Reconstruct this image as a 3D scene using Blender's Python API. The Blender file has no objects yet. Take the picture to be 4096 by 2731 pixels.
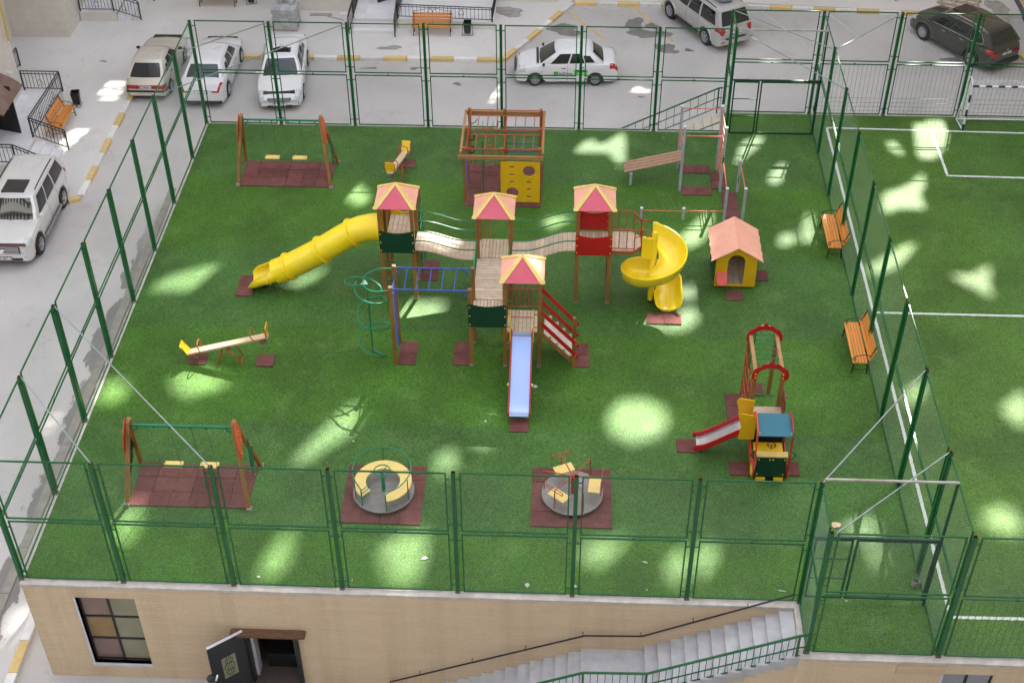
import bpy, bmesh, math, random
from mathutils import Vector as V, Matrix as M
from mathutils.geometry import tessellate_polygon
random.seed(7)
R = math.radians
sc = bpy.context.scene
COL = sc.collection

# ---------------------------------------------------------------- camera, sky, sun, exposure
cam_d = bpy.data.cameras.new('camera'); cam = bpy.data.objects.new('camera', cam_d); COL.objects.link(cam)
F = V((-0.03567475, 0.76498751, -0.64305632)).normalized()
yaw, roll = R(-2.67002), R(-0.35208)
r0 = V((math.cos(yaw), -math.sin(yaw), 0)); u0 = r0.cross(F)
CR = math.cos(roll)*r0 + math.sin(roll)*u0
CU = -math.sin(roll)*r0 + math.cos(roll)*u0
m = M((CR, CU, -F)).transposed().to_4x4(); m.translation = V((12.56891, -20.65541, 25.01013))
cam.matrix_world = m
cam_d.sensor_width = 36; cam_d.lens = 5489.55/4096*36; cam_d.clip_start = .1; cam_d.clip_end = 2000
sc.camera = cam

SUN_AZ, SUN_EL = R(73), R(42)        # direction towards the sun
to_sun = V((math.cos(SUN_AZ)*math.cos(SUN_EL), math.sin(SUN_AZ)*math.cos(SUN_EL), math.sin(SUN_EL)))
w = bpy.data.worlds.new('World'); sc.world = w; w.use_nodes = True
nt = w.node_tree; nt.nodes.clear()
sky = nt.nodes.new('ShaderNodeTexSky'); sky.sky_type = 'NISHITA'; sky.sun_disc = False
sky.sun_elevation = SUN_EL; sky.sun_rotation = math.pi/2 - SUN_AZ
sky.air_density = 1.0; sky.dust_density = 3.0; sky.ozone_density = 1.0
hs = nt.nodes.new('ShaderNodeHueSaturation'); hs.inputs['Saturation'].default_value = .45
bgn = nt.nodes.new('ShaderNodeBackground'); bgn.inputs['Strength'].default_value = .15
wo = nt.nodes.new('ShaderNodeOutputWorld')
nt.links.new(sky.outputs[0], hs.inputs['Color']); nt.links.new(hs.outputs[0], bgn.inputs['Color']); nt.links.new(bgn.outputs[0], wo.inputs['Surface'])
sl = bpy.data.lights.new('sun', 'SUN'); sl.energy = 4.0; sl.angle = R(.5); sl.color = (1, .95, .86)
so = bpy.data.objects.new('sun', sl); COL.objects.link(so)
so.rotation_euler = to_sun.to_track_quat('Z', 'Y').to_euler(); so.location = (0, 0, 60)
vs = sc.view_settings; vs.view_transform = 'Standard'; vs.look = 'None'; vs.gamma = 1; vs.use_curve_mapping = False
vs.exposure = 2.25

# ---------------------------------------------------------------- helpers
MATS = {}
def pm(name, col, rough=.5, var=.10, scale=6.0, bump=0.0, bscale=None, metal=0, spec=.5, coat=0, dirt=0, dirtcol=(.2,.17,.13), stretch=None, wspace=False, orand=0):
    """Principled material whose colour is broken up by object-space noise, with optional dirt blotches and bump."""
    if name in MATS: return MATS[name]
    mt = bpy.data.materials.new(name); mt.use_nodes = True; n = mt.node_tree; L = n.links
    b = n.nodes['Principled BSDF']
    b.inputs['Roughness'].default_value = rough; b.inputs['Metallic'].default_value = metal
    b.inputs['Specular IOR Level'].default_value = spec
    if coat: b.inputs['Coat Weight'].default_value = coat; b.inputs['Coat Roughness'].default_value = .05
    if wspace:
        tc = n.nodes.new('ShaderNodeNewGeometry'); src = tc.outputs['Position']
    else:
        tc = n.nodes.new('ShaderNodeTexCoord'); src = tc.outputs['Object']
    if stretch:
        mp = n.nodes.new('ShaderNodeMapping'); mp.inputs['Scale'].default_value = stretch; L.new(src, mp.inputs[0]); src = mp.outputs[0]
    nz = n.nodes.new('ShaderNodeTexNoise'); nz.inputs['Scale'].default_value = scale; nz.inputs['Detail'].default_value = 5
    L.new(src, nz.inputs['Vector'])
    mr = n.nodes.new('ShaderNodeMapRange'); mr.inputs[1].default_value = .25; mr.inputs[2].default_value = .75
    mr.inputs[3].default_value = 1-var; mr.inputs[4].default_value = 1+var; L.new(nz.outputs[0], mr.inputs[0])
    mx = n.nodes.new('ShaderNodeMix'); mx.data_type = 'RGBA'; mx.blend_type = 'MULTIPLY'; mx.inputs[0].default_value = 1
    mx.inputs[6].default_value = (*col, 1); L.new(mr.outputs[0], mx.inputs[7]); out = mx.outputs[2]
    if dirt:
        n2 = n.nodes.new('ShaderNodeTexNoise'); n2.inputs['Scale'].default_value = scale*.35; n2.inputs['Detail'].default_value = 7; L.new(src, n2.inputs['Vector'])
        m2 = n.nodes.new('ShaderNodeMapRange'); m2.inputs[1].default_value = .5; m2.inputs[2].default_value = .75; m2.inputs[4].default_value = dirt; L.new(n2.outputs[0], m2.inputs[0])
        x2 = n.nodes.new('ShaderNodeMix'); x2.data_type = 'RGBA'; L.new(m2.outputs[0], x2.inputs[0]); L.new(out, x2.inputs[6]); x2.inputs[7].default_value = (*dirtcol, 1); out = x2.outputs[2]
    if orand:
        oi = n.nodes.new('ShaderNodeObjectInfo'); m4 = n.nodes.new('ShaderNodeMapRange'); m4.inputs[3].default_value = 1-orand; m4.inputs[4].default_value = 1+orand; L.new(oi.outputs['Random'], m4.inputs[0])
        x4 = n.nodes.new('ShaderNodeMix'); x4.data_type = 'RGBA'; x4.blend_type = 'MULTIPLY'; x4.inputs[0].default_value = 1; L.new(out, x4.inputs[6]); L.new(m4.outputs[0], x4.inputs[7]); out = x4.outputs[2]
    L.new(out, b.inputs['Base Color'])
    if bump:
        n3 = n.nodes.new('ShaderNodeTexNoise'); n3.inputs['Scale'].default_value = bscale or scale*8; n3.inputs['Detail'].default_value = 4; L.new(src, n3.inputs['Vector'])
        bp = n.nodes.new('ShaderNodeBump'); bp.inputs['Strength'].default_value = bump; bp.inputs['Distance'].default_value = .02
        L.new(n3.outputs[0], bp.inputs['Height']); L.new(bp.outputs[0], b.inputs['Normal'])
    MATS[name] = mt; return mt

class MB:
    def __init__(s): s.v = []; s.f = []; s.c = []
    def add(s, vs, fs, m=0):
        o = len(s.v); s.v += [V(p) for p in vs]; s.f += [tuple(i+o for i in q) for q in fs]; s.c += [m]*len(fs); return s
    def box(s, x0, y0, z0, x1, y1, z1, m=0):
        return s.add([(x0,y0,z0),(x1,y0,z0),(x1,y1,z0),(x0,y1,z0),(x0,y0,z1),(x1,y0,z1),(x1,y1,z1),(x0,y1,z1)],
                     [(3,2,1,0),(4,5,6,7),(0,1,5,4),(1,2,6,5),(2,3,7,6),(3,0,4,7)], m)
    def bar(s, p, q, w, h=None, up=(0,0,1), m=0):
        p, q, up = V(p), V(q), V(up); h = h or w; d = (q-p).normalized()
        if abs(d.dot(up)) > .98: up = V((0,1,0))
        a = d.cross(up).normalized(); b = a.cross(d)
        vs = [e+sa*a*w/2+sb*b*h/2 for e in (p,q) for sa,sb in ((-1,-1),(1,-1),(1,1),(-1,1))]
        return s.add(vs, [(3,2,1,0),(4,5,6,7),(0,1,5,4),(1,2,6,5),(2,3,7,6),(3,0,4,7)], m)
    def tube(s, pts, r, n=6, closed=False, m=0, cap=True):
        pts = [V(p) for p in pts]; k = len(pts); vs = []; fs = []; up = None
        for i, p in enumerate(pts):
            a = pts[i-1] if (i or closed) else p; b = pts[(i+1) % k] if (i < k-1 or closed) else p
            d = (b-a).normalized()
            if up is None:
                up = V((0,0,1)) if abs(d.z) < .9 else V((0,1,0))
            x = d.cross(up).normalized(); y = x.cross(d); up = y
            vs += [p + r*(math.cos(2*math.pi*j/n)*x + math.sin(2*math.pi*j/n)*y) for j in range(n)]
        for i in range(k if closed else k-1):
            i2 = (i+1) % k
            for j in range(n):
                j2 = (j+1) % n; fs.append((i*n+j, i2*n+j, i2*n+j2, i*n+j2))
        if cap and not closed: fs += [tuple(range(n)), tuple(reversed(range((k-1)*n, k*n)))]
        return s.add(vs, fs, m)
    def loft(s, rings, closed=True, cap0=False, cap1=False, m=0):
        n = len(rings[0]); vs = [p for r in rings for p in r]; fs = []
        for i in range(len(rings)-1):
            for j in range(n if closed else n-1):
                j2 = (j+1) % n; fs.append((i*n+j, i*n+j2, (i+1)*n+j2, (i+1)*n+j))
        if cap0: fs.append(tuple(reversed(range(n))))
        if cap1: fs.append(tuple(range((len(rings)-1)*n, len(rings)*n)))
        return s.add(vs, fs, m)
    def lathe(s, prof, c=(0,0,0), n=24, axis='z', m=0, a0=0, a1=None):
        c = V(c); full = a1 is None; a1 = a0+2*math.pi if full else a1; k = n if full else n+1; rings = []
        for r, z in prof:
            ring = []
            for j in range(k):
                t = a0+(a1-a0)*j/n; x, y = r*math.cos(t), r*math.sin(t)
                ring.append(c+(V((x,y,z)) if axis == 'z' else V((x,z,y)) if axis == 'y' else V((z,x,y))))
            rings.append(ring)
        return s.loft(rings, closed=full, m=m)
    def plate(s, poly, o, ux, uy, th, holes=(), m=0):
        """flat plate: outline poly (2D) with holes, in the plane o+ux*u+uy*v, thickness th along ux x uy (centred)."""
        o, ux, uy = V(o), V(ux), V(uy); nn = ux.cross(uy).normalized()
        loops = [list(poly)]+[list(h) for h in holes]
        tris = tessellate_polygon([[V((a,b,0)) for a,b in l] for l in loops]); flat = [p for l in loops for p in l]
        P = lambda a, b, t: o+ux*a+uy*b+nn*t
        n = len(flat); vs = [P(a,b,th/2) for a,b in flat]+[P(a,b,-th/2) for a,b in flat]; fs = []
        for t in tris:
            a, b, c = [flat[i] for i in t]
            if (b[0]-a[0])*(c[1]-a[1])-(b[1]-a[1])*(c[0]-a[0]) < 0: t = (t[0],t[2],t[1])
            fs.append(tuple(t)); fs.append((t[2]+n, t[1]+n, t[0]+n))
        k = 0
        for l in loops:
            for i in range(len(l)):
                j = (i+1) % len(l); fs.append((k+i, k+j, k+j+n, k+i+n))
            k += len(l)
        return s.add(vs, fs, m)
    def ball(s, c, r, n=8, k=5, sx=1, sy=1, sz=1, m=0):
        c = V(c); rings = []
        for i in range(k+1):
            t = math.pi*i/k; rings.append([c+V((sx*r*math.sin(t)*math.cos(2*math.pi*j/n), sy*r*math.sin(t)*math.sin(2*math.pi*j/n), -sz*r*math.cos(t))) for j in range(n)])
        return s.loft(rings, m=m)
    def mesh(s, name, mat, smooth=False, off=V((0,0,0)), angle=45):
        me = bpy.data.meshes.new(name); me.from_pydata([p-off for p in s.v], [], s.f)
        for mm in (mat if isinstance(mat, (list,tuple)) else [mat]): me.materials.append(mm)
        if any(s.c): me.polygons.foreach_set('material_index', s.c)
        bm = bmesh.new(); bm.from_mesh(me); bmesh.ops.recalc_face_normals(bm, faces=bm.faces); bm.to_mesh(me); bm.free()
        if smooth:
            me.polygons.foreach_set('use_smooth', [True]*len(me.polygons)); me.set_sharp_from_angle(angle=R(angle))
        me.update(); return me
    def build(s, name, mat, parent=None, smooth=False, local=False, kind=None, label=None, angle=45):
        off = V((0,0,0))
        if parent is not None and not local:
            q = parent
            while q is not None: off = off+q.location; q = q.parent
        elif parent is None and not local and s.v:
            lo = V((min(p.x for p in s.v), min(p.y for p in s.v), min(p.z for p in s.v))); hi = V((max(p.x for p in s.v), max(p.y for p in s.v), max(p.z for p in s.v)))
            off = V(((lo.x+hi.x)/2, (lo.y+hi.y)/2, lo.z))
        ob = bpy.data.objects.new(name, s.mesh(name, mat, smooth, off, angle)); COL.objects.link(ob)
        if parent is not None: ob.parent = parent
        elif not local: ob.location = off
        if kind: ob['kind'] = kind
        if label: ob['label'] = label
        return ob

def thing(name, label, cat, loc=(0,0,0), rz=0, group=None):
    o = bpy.data.objects.new(name, None); COL.objects.link(o); o.location = loc; o.rotation_euler = (0,0,rz); o.empty_display_size = .2
    o['label'] = label; o['category'] = cat
    if group: o['group'] = group
    return o
def tag(o, label, cat, group=None):
    o['label'] = label; o['category'] = cat
    if group: o['group'] = group
    return o
def inst(me, name, parent, loc=(0,0,0), rot=(0,0,0), scale=(1,1,1), kind=None):
    ob = bpy.data.objects.new(name, me); COL.objects.link(ob); ob.parent = parent; ob.location = loc; ob.rotation_euler = rot; ob.scale = scale
    if kind: ob['kind'] = kind
    return ob
def kids(o): return [c for c in bpy.data.objects if c.parent == o]
def copy_tree(o, parent=None, table=None):
    if table is None:
        table = {}
        for c in bpy.data.objects:
            if c.parent: table.setdefault(c.parent.name, []).append(c)
    c = o.copy(); COL.objects.link(c)
    if parent: c.parent = parent
    for ch in table.get(o.name, []): copy_tree(ch, c, table)
    return c
def dup(o, label, loc, rz=None):
    c = copy_tree(o); c['label'] = label; c.location = loc
    if rz is not None: c.rotation_euler = (0,0,rz)
    return c
def circ(cx, cy, r, n=20, ry=None): return [(cx+r*math.cos(2*math.pi*i/n), cy+(ry or r)*math.sin(2*math.pi*i/n)) for i in range(n)]
def slot(cx, cy, w, h, n=6):
    r = h/2; o = []
    for i in range(n+1): t = -math.pi/2+math.pi*i/n; o.append((cx+w/2-r+r*math.cos(t), cy+r*math.sin(t)))
    for i in range(n+1): t = math.pi/2+math.pi*i/n; o.append((cx-w/2+r+r*math.cos(t), cy+r*math.sin(t)))
    return o
def smooth_path(pts, k=6):
    """Catmull-Rom through pts."""
    P = [V(p) for p in pts]; out = []
    for i in range(len(P)-1):
        a = P[i-1] if i else 2*P[0]-P[1]; b, c = P[i], P[i+1]; d = P[i+2] if i+2 < len(P) else 2*P[-1]-P[-2]
        for j in range(k):
            t = j/k; out.append(.5*((2*b)+(c-a)*t+(2*a-5*b+4*c-d)*t*t+(3*b-a-3*c+d)*t**3))
    return out+[P[-1]]
TXT = {}
def text_mesh(body, mat, bold=False):
    """flat lettering, height 1 unit, centred; extruded slightly."""
    cu = bpy.data.curves.new('t', 'FONT'); cu.body = body; cu.align_x = 'CENTER'; cu.align_y = 'CENTER'; cu.size = 1.35; cu.extrude = .02; cu.resolution_u = 3
    if bold: cu.offset = .02
    ob = bpy.data.objects.new('t', cu); COL.objects.link(ob); bpy.context.view_layer.update()
    me = bpy.data.meshes.new_from_object(ob.evaluated_get(bpy.context.evaluated_depsgraph_get())); bpy.data.objects.remove(ob)
    me.materials.clear(); me.materials.append(mat); me.name = 'lettering'; return me
def axes_rot(ux, uy):
    ux, uy = V(ux).normalized(), V(uy).normalized(); return M((ux, uy, ux.cross(uy))).transposed().to_euler()

# ---------------------------------------------------------------- materials
GREEN = pm('fence_green_paint', (.004,.105,.026), .30, .12, 3, spec=.45, dirt=.10, dirtcol=(.08,.11,.06))
# edges
RUST = pm('rusty_steel', (.10,.045,.025), .8, .3, 20)
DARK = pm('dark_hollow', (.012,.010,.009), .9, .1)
GALV = pm('galvanised_brace', (.30,.36,.36), .45, .15, 4, metal=.3, dirt=.35, dirtcol=(.22,.14,.08))
WIRE = pm('mesh_wire', (.30,.42,.33), .45, .15, 3, metal=.2)
WIREG = pm('welded_wire_green', (.03,.16,.09), .5, .15, 3)
CURB = pm('kerb_concrete', (.56,.51,.46), .9, .18, 5, bump=.4, bscale=40, dirt=.35, dirtcol=(.3,.25,.2))
BEIGE = None
JOINT = pm('pale_joint', (.76,.62,.45), .9, .06, 8)
WHITE_W = pm('pale_render', (.74,.69,.62), .9, .07, 3, bump=.2, bscale=60, dirt=.12, dirtcol=(.5,.44,.38), wspace=True)
WOODB = pm('brown_laminated_post', (.30,.140,.040), .45, .22, 5, stretch=(1,1,.25))
PLANK = pm('tan_planks', (.60,.46,.33), .6, .14, 7, orand=.13, dirt=.18, dirtcol=(.30,.21,.14))
PALE = pm('pale_yellow_boards', (.84,.62,.20), .45, .06, 5, dirt=.06, dirtcol=(.5,.38,.18))
YEL = pm('yellow_panel', (.80,.47,.010), .4, .05, 4, dirt=.05, dirtcol=(.5,.3,.03))
YPL = pm('yellow_plastic', (.95,.70,.015), .28, .04, 3, dirt=.30, dirtcol=(.80,.60,.14))
RED = pm('red_panel', (.48,.012,.012), .4, .08, 4, dirt=.25, dirtcol=(.36,.05,.04))
ORED = pm('orange_red_panel', (.70,.085,.030), .42, .08, 4)
SALM_SHADED = pm('salmon_roof_shaded', (.66,.10,.15), .42, .08, 5, dirt=.3, dirtcol=(.58,.22,.2))  # darker copy of the roof red: front-face shading put into the colour
SALM = pm('salmon_roof', (.90,.43,.30), .40, .07, 4, dirt=.3, dirtcol=(.78,.44,.33))  # paler copy for the sky-lit castle roof sides; also the playhouse roof
DGRN = pm('dark_green_panel', (.004,.045,.024), .42, .1, 4)
GTUBE = pm('green_tube', (.008,.19,.085), .35, .1, 4)
RTUBE = pm('rust_red_tube', (.40,.075,.035), .42, .12, 5)
BTUBE = pm('blue_tube', (.035,.085,.36), .38, .1, 4)
TEAL = pm('teal_roof', (.012,.14,.20), .4, .08, 4)
STEEL = pm('bright_steel', (.62,.63,.66), .22, .06, 4, metal=.85)
SLIDEM = pm('slide_sheet', (.33,.43,.70), .28, .04, 2, metal=.55)
GPOST = pm('grey_post', (.40,.41,.45), .5, .1, 6)
BLACK = pm('black_paint', (.014,.014,.016), .45, .1, 8)
IRON = pm('wrought_iron', (.018,.016,.020), .5, .15, 8)
BOLT = pm('yellow_caps', (.85,.55,.02), .4, .03)
CHAIN = pm('chain_steel', (.30,.32,.30), .4, .1, metal=.7)
TILE = pm('rubber_tile', (.150,.050,.042), .95, .22, 5, orand=.16, bump=.5, bscale=120, dirt=.45, dirtcol=(.22,.10,.09), wspace=True)
BWOOD = pm('varnished_slats', (.72,.27,.050), .4, .16, 5, orand=.12, stretch=(.3,4,4))
TILEW = pm('white_paving', (.80,.79,.80), .45, .05, 4, orand=.06, dirt=.12, dirtcol=(.55,.52,.5))
STEPC = pm('grey_stair_concrete', (.50,.49,.50), .85, .14, 4, bump=.3, bscale=50, dirt=.35, dirtcol=(.36,.29,.22))
KYEL = pm('yellow_kerb_paint', (.72,.52,.22), .8, .12, 6, orand=.12, dirt=.45, dirtcol=(.55,.45,.33), wspace=True)
KWHT = pm('white_kerb_paint', (.76,.74,.70), .8, .10, 6, orand=.10, dirt=.4, dirtcol=(.5,.46,.42), wspace=True)
LINEW = pm('white_line', (.62,.66,.60), .8, .25, 30)
LINEY = pm('yellow_road_line', (.66,.47,.17), .85, .22, 9, dirt=.5, dirtcol=(.36,.33,.3), wspace=True)
LINER = pm('white_road_line', (.56,.55,.54), .85, .16, 9, dirt=.6, dirtcol=(.36,.345,.33), wspace=True)
BLOCK = pm('grey_block', (.45,.45,.46), .95, .14, 10, orand=.18, bump=.4, bscale=60)
GLASSD = pm('dark_glass', (.012,.014,.017), .03, .05, 3, spec=.8)
CHROME = pm('chrome', (.75,.75,.76), .12, .02, metal=1)
TYRE = pm('tyre_rubber', (.022,.021,.021), .85, .2, 10)
RIM = pm('alloy_rim', (.50,.51,.53), .3, .08, 8, metal=.6)
TRIM = pm('black_trim', (.02,.02,.021), .6, .1)
PLATE = pm('number_plate', (.80,.80,.80), .4, .02)
INK = pm('black_print', (.012,.012,.014), .6, .02)
TAIL = pm('red_lens', (.42,.010,.012), .15, .1, 20, spec=.7)
LENS = pm('clear_lens', (.55,.57,.58), .1, .12, 14, spec=.8)
PAPER = pm('litter_paper', (.80,.80,.80), .8, .08, 30)
CARD = pm('cardboard', (.62,.46,.30), .9, .1, 10)
SKIN = pm('skin', (.50,.29,.20), .55, .05)
HAIR = pm('black_hair', (.012,.010,.010), .5, .2, 40)
# ---------------------------------------------------------------- ground
S, K = -3.5, -3.38           # street level and pavement level (turf deck = 0)
def nodes_mat(name):
    mt = bpy.data.materials.new(name); mt.use_nodes = True; n = mt.node_tree
    geo = n.nodes.new('ShaderNodeNewGeometry'); return mt, n, n.nodes['Principled BSDF'], geo.outputs['Position']
def nz(n, src, scale, detail=5, rough=.55, stretch=None):
    if stretch:
        mp = n.nodes.new('ShaderNodeMapping'); mp.inputs['Scale'].default_value = stretch; n.links.new(src, mp.inputs[0]); src = mp.outputs[0]
    t = n.nodes.new('ShaderNodeTexNoise'); t.inputs['Scale'].default_value = scale; t.inputs['Detail'].default_value = detail; t.inputs['Roughness'].default_value = rough
    n.links.new(src, t.inputs['Vector']); return t.outputs[0]
def mrange(n, src, a, b, c, d, smooth=False):
    t = n.nodes.new('ShaderNodeMapRange'); n.links.new(src, t.inputs[0])
    if smooth: t.interpolation_type = 'SMOOTHSTEP'
    for i, x in zip((1,2,3,4), (a,b,c,d)): t.inputs[i].default_value = x
    return t.outputs[0]
def mixc(n, fac, a, b, mode='MIX'):
    t = n.nodes.new('ShaderNodeMix'); t.data_type = 'RGBA'; t.blend_type = mode
    for i, x in ((0,fac),(6,a),(7,b)):
        if isinstance(x, (int,float)): t.inputs[i].default_value = x
        elif isinstance(x, tuple): t.inputs[i].default_value = (*x,1)
        else: n.links.new(x, t.inputs[i])
    return t.outputs[2]
def mth(n, op, a, b=None):
    t = n.nodes.new('ShaderNodeMath'); t.operation = op
    for i, x in enumerate((a,b)):
        if x is None: continue
        if isinstance(x, (int,float)): t.inputs[i].default_value = x
        else: n.links.new(x, t.inputs[i])
    return t.outputs[0]
def bumpn(n, b, h, strength, dist=.02):
    t = n.nodes.new('ShaderNodeBump'); t.inputs['Strength'].default_value = strength; t.inputs['Distance'].default_value = dist
    n.links.new(h, t.inputs['Height']); n.links.new(t.outputs[0], b.inputs['Normal'])

def turf_mat(name, ca, cb, tip, period, off, axis=1):
    mt, n, b, P = nodes_mat(name); L = n.links
    sx = n.nodes.new('ShaderNodeSeparateXYZ'); L.new(P, sx.inputs[0])
    wob = mth(n, 'ADD', sx.outputs[axis], mth(n, 'MULTIPLY', nz(n, P, .6, 2), .10))
    q = mth(n, 'MULTIPLY', mth(n, 'ADD', wob, off), 1/(2*period)); fr = mth(n, 'FRACT', q)
    st = mrange(n, mth(n, 'PINGPONG', fr, .5), .243, .257, 0, 1)
    col = mixc(n, st, ca, cb)
    blot = mrange(n, nz(n, P, .45, 4), .35, .68, .76, 1.22); col = mixc(n, 1.0, col, blot, 'MULTIPLY')
    worn = mrange(n, nz(n, P, 1.1, 5, .6), .52, .80, 0, .35); col = mixc(n, worn, col, tip)
    f1 = nz(n, P, 26, 3, .7, (1,1.25,1)); f2 = nz(n, P, 75, 2, .6); f3 = nz(n, P, 9, 3, .6)
    fine = mth(n, 'ADD', mth(n, 'MULTIPLY', f1, .62), mth(n, 'ADD', mth(n, 'MULTIPLY', f2, .25), mth(n, 'MULTIPLY', f3, .13)))
    col = mixc(n, 1.0, col, mrange(n, fine,   .38, .64, .30, 1.9), 'MULTIPLY')
    col = mixc(n, mrange(n, f1, .60, .80, 0, .45), col, tip)
    L.new(col, b.inputs['Base Color']); b.inputs['Roughness'].default_value = .46; b.inputs['Specular IOR Level'].default_value = .30
    b.inputs['Sheen Weight'].default_value = .06; b.inputs['Sheen Roughness'].default_value = .45; b.inputs['Sheen Tint'].default_value = (.85,.95,.75,1)
    bumpn(n, b, fine, .55, .04); return mt
TURF = turf_mat('artificial_turf', (.046,.132,.007), (.045,.122,.017), (.16,.26,.085), 3.87, 0.2)
TURF2 = turf_mat('pitch_turf', (.056,.136,.010), (.050,.129,.013), (.16,.26,.080), 4.1, 1.0, axis=0)

def asphalt(name, base, dust, dark, wet=False):
    mt, n, b, P = nodes_mat(name); L = n.links
    col = mixc(n, mrange(n, nz(n, P, .16, 5), .38, .66, 0, 1), base, dust)
    col = mixc(n, mrange(n, nz(n, P, .9, 8, .65), .56, .80, 0, .45), col, dark)
    col = mixc(n, mrange(n, nz(n, P, .35, 7, .7, (1,.35,1)), .55, .72, 0, .5), col, dust)
    col = mixc(n, 1.0, col, mrange(n, nz(n, P, 60, 3), .3, .7, .82, 1.18), 'MULTIPLY')
    vor = n.nodes.new('ShaderNodeTexVoronoi'); vor.feature = 'DISTANCE_TO_EDGE'; vor.inputs['Scale'].default_value = .17
    wp = n.nodes.new('ShaderNodeVectorMath'); wp.operation = 'MULTIPLY_ADD'; wp.inputs[1].default_value = (1.4,)*3
    tn = n.nodes.new('ShaderNodeTexNoise'); tn.inputs['Scale'].default_value = 1.3; tn.inputs['Detail'].default_value = 6; L.new(P, tn.inputs['Vector']); L.new(tn.outputs[1], wp.inputs[0]); L.new(P, wp.inputs[2]); L.new(wp.outputs[0], vor.inputs['Vector'])
    crack = mrange(n, vor.outputs[0], 0, .0028, .35, 0); col = mixc(n, crack, col, (.12,.11,.10))
    rough = .9
    if wet:
        sx = n.nodes.new('ShaderNodeSeparateXYZ'); L.new(P, sx.inputs[0])
        d = mth(n, 'ABSOLUTE', mth(n, 'ADD', sx.outputs[0], 2.02))
        near = mrange(n, d, .0, .95, .34, -.16); yl = mth(n, 'MULTIPLY', mrange(n, sx.outputs[1], 17, 21, 1, 0), mrange(n, sx.outputs[1], -1, 1, 0, 1))
        mask = mth(n, 'MULTIPLY', mrange(n, mth(n, 'ADD', nz(n, P, 1.0, 6, .6, (1.3,.5,1)), near), .64, .67, 0, 1), yl)
        col = mixc(n, mth(n, 'MULTIPLY', mask, .72), col, (.10,.095,.085)); L.new(mrange(n, mask, 0, 1, .9, .35), b.inputs['Roughness'])
    else: b.inputs['Roughness'].default_value = rough
    L.new(col, b.inputs['Base Color']); b.inputs['Specular IOR Level'].default_value = .3
    bumpn(n, b, nz(n, P, 90, 3), .35, .01); return mt
def render_mat(name, base, dark, pale):
    mt, n, b, P = nodes_mat(name); L = n.links
    col = mixc(n, mrange(n, nz(n, P, 2.2, 6, .6, (.30,.3,1.5)), .35, .68, 0, 1), base, pale)
    col = mixc(n, mrange(n, nz(n, P, 1.0, 5, .6, (1.15,1,.05)), .50, .70, 0, .55), col, dark)
    col = mixc(n, mrange(n, nz(n, P, .8, 7, .7), .60, .80, 0, .35), col, dark)
    col = mixc(n, 1.0, col, mrange(n, nz(n, P, 70, 3), .3, .7, .86, 1.14), 'MULTIPLY')
    L.new(col, b.inputs['Base Color']); b.inputs['Roughness'].default_value = .85; b.inputs['Specular IOR Level'].default_value = .25
    bumpn(n, b, nz(n, P, 60, 4), .3, .01); return mt
BEIGE = render_mat('beige_cladding', (.66,.505,.335), (.47,.345,.21), (.70,.55,.38))
ASPH = asphalt('pale_asphalt', (.475,.45,.43), (.60,.57,.545), (.32,.30,.285), True)
PAVE = asphalt('pavement_concrete', (.64,.61,.58), (.76,.73,.70), (.48,.45,.42))

def sheet(name, poly, z, mat, kind='structure', thick=None):
    mb = MB()
    if thick: mb.plate(poly, (0,0,z-thick/2), (1,0,0), (0,1,0), thick)
    else:
        tr = tessellate_polygon([[V((a,b,0)) for a,b in poly]]); mb.add([(a,b,z) for a,b in poly], [tuple(t) for t in tr])
    return mb.build(name, mat, kind=kind)
sheet('street', [(-160,-120),(160,-120),(160,160),(-160,160)], S, ASPH)
sheet('pavement', [(-60,20.75),(-5.62,20.75),(-5.42,20.95),(-5.42,31.83),(9.9,31.83),(12.72,37.38),(20.7,37.38),(28.5,36.85),(70,33.9),(70,60),(-60,60)], K, PAVE, thick=.3)
sheet('side_pavement', [(-1.06,1.98),(-.84,1.6),(-.84,-4),(-1.06,-4)], K, PAVE, thick=.2)
# painted kerb stones
kerb = MB().box(-5.41,20.9,S,-5.40,21,S+.02).build('kerb', CURB, kind='structure')
kst = []
for nm, mt in (('y', KYEL), ('w', KWHT)):
    mb = MB(); mb.box(-.118,-.49,0,.118,.49,.148); kst.append(mb.mesh('kerb_stone', mt))
def kerb_run(p, q, n, first=0):
    p, q = V((*p,S)), V((*q,S)); d = (q-p)/n; a = math.atan2(d.y, d.x)-math.pi/2
    for i in range(n):
        me = kst[(i+first) % 2]; c = p+d*(i+.5)
        inst(me, 'kerb_stone', kerb, c-kerb.location+V((random.uniform(-.008,.008),random.uniform(-.008,.008),random.uniform(-.006,.004))), (0,0,a+random.uniform(-.006,.006)), (1, d.length/1.0, 1))
kerb_run((-5.29,20.9), (-5.29,31.7), 11, 1); kerb_run((-5.66,20.6),(-5.27,20.8),1,0)
kerb_run((-5.3,31.67), (9.72,31.79), 15, 0)
kerb_run((9.83,31.8), (12.72,37.2), 6, 0)
kerb_run((12.82,37.21), (20.7,37.12), 8, 0); kerb_run((20.7,37.12), (29.4,36.62), 9, 1)
kerb_run((31.0,34.7),(33.0,30.6),5,0); kerb_run((-.97,1.75),(-.92,-4.2),6,1)
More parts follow.
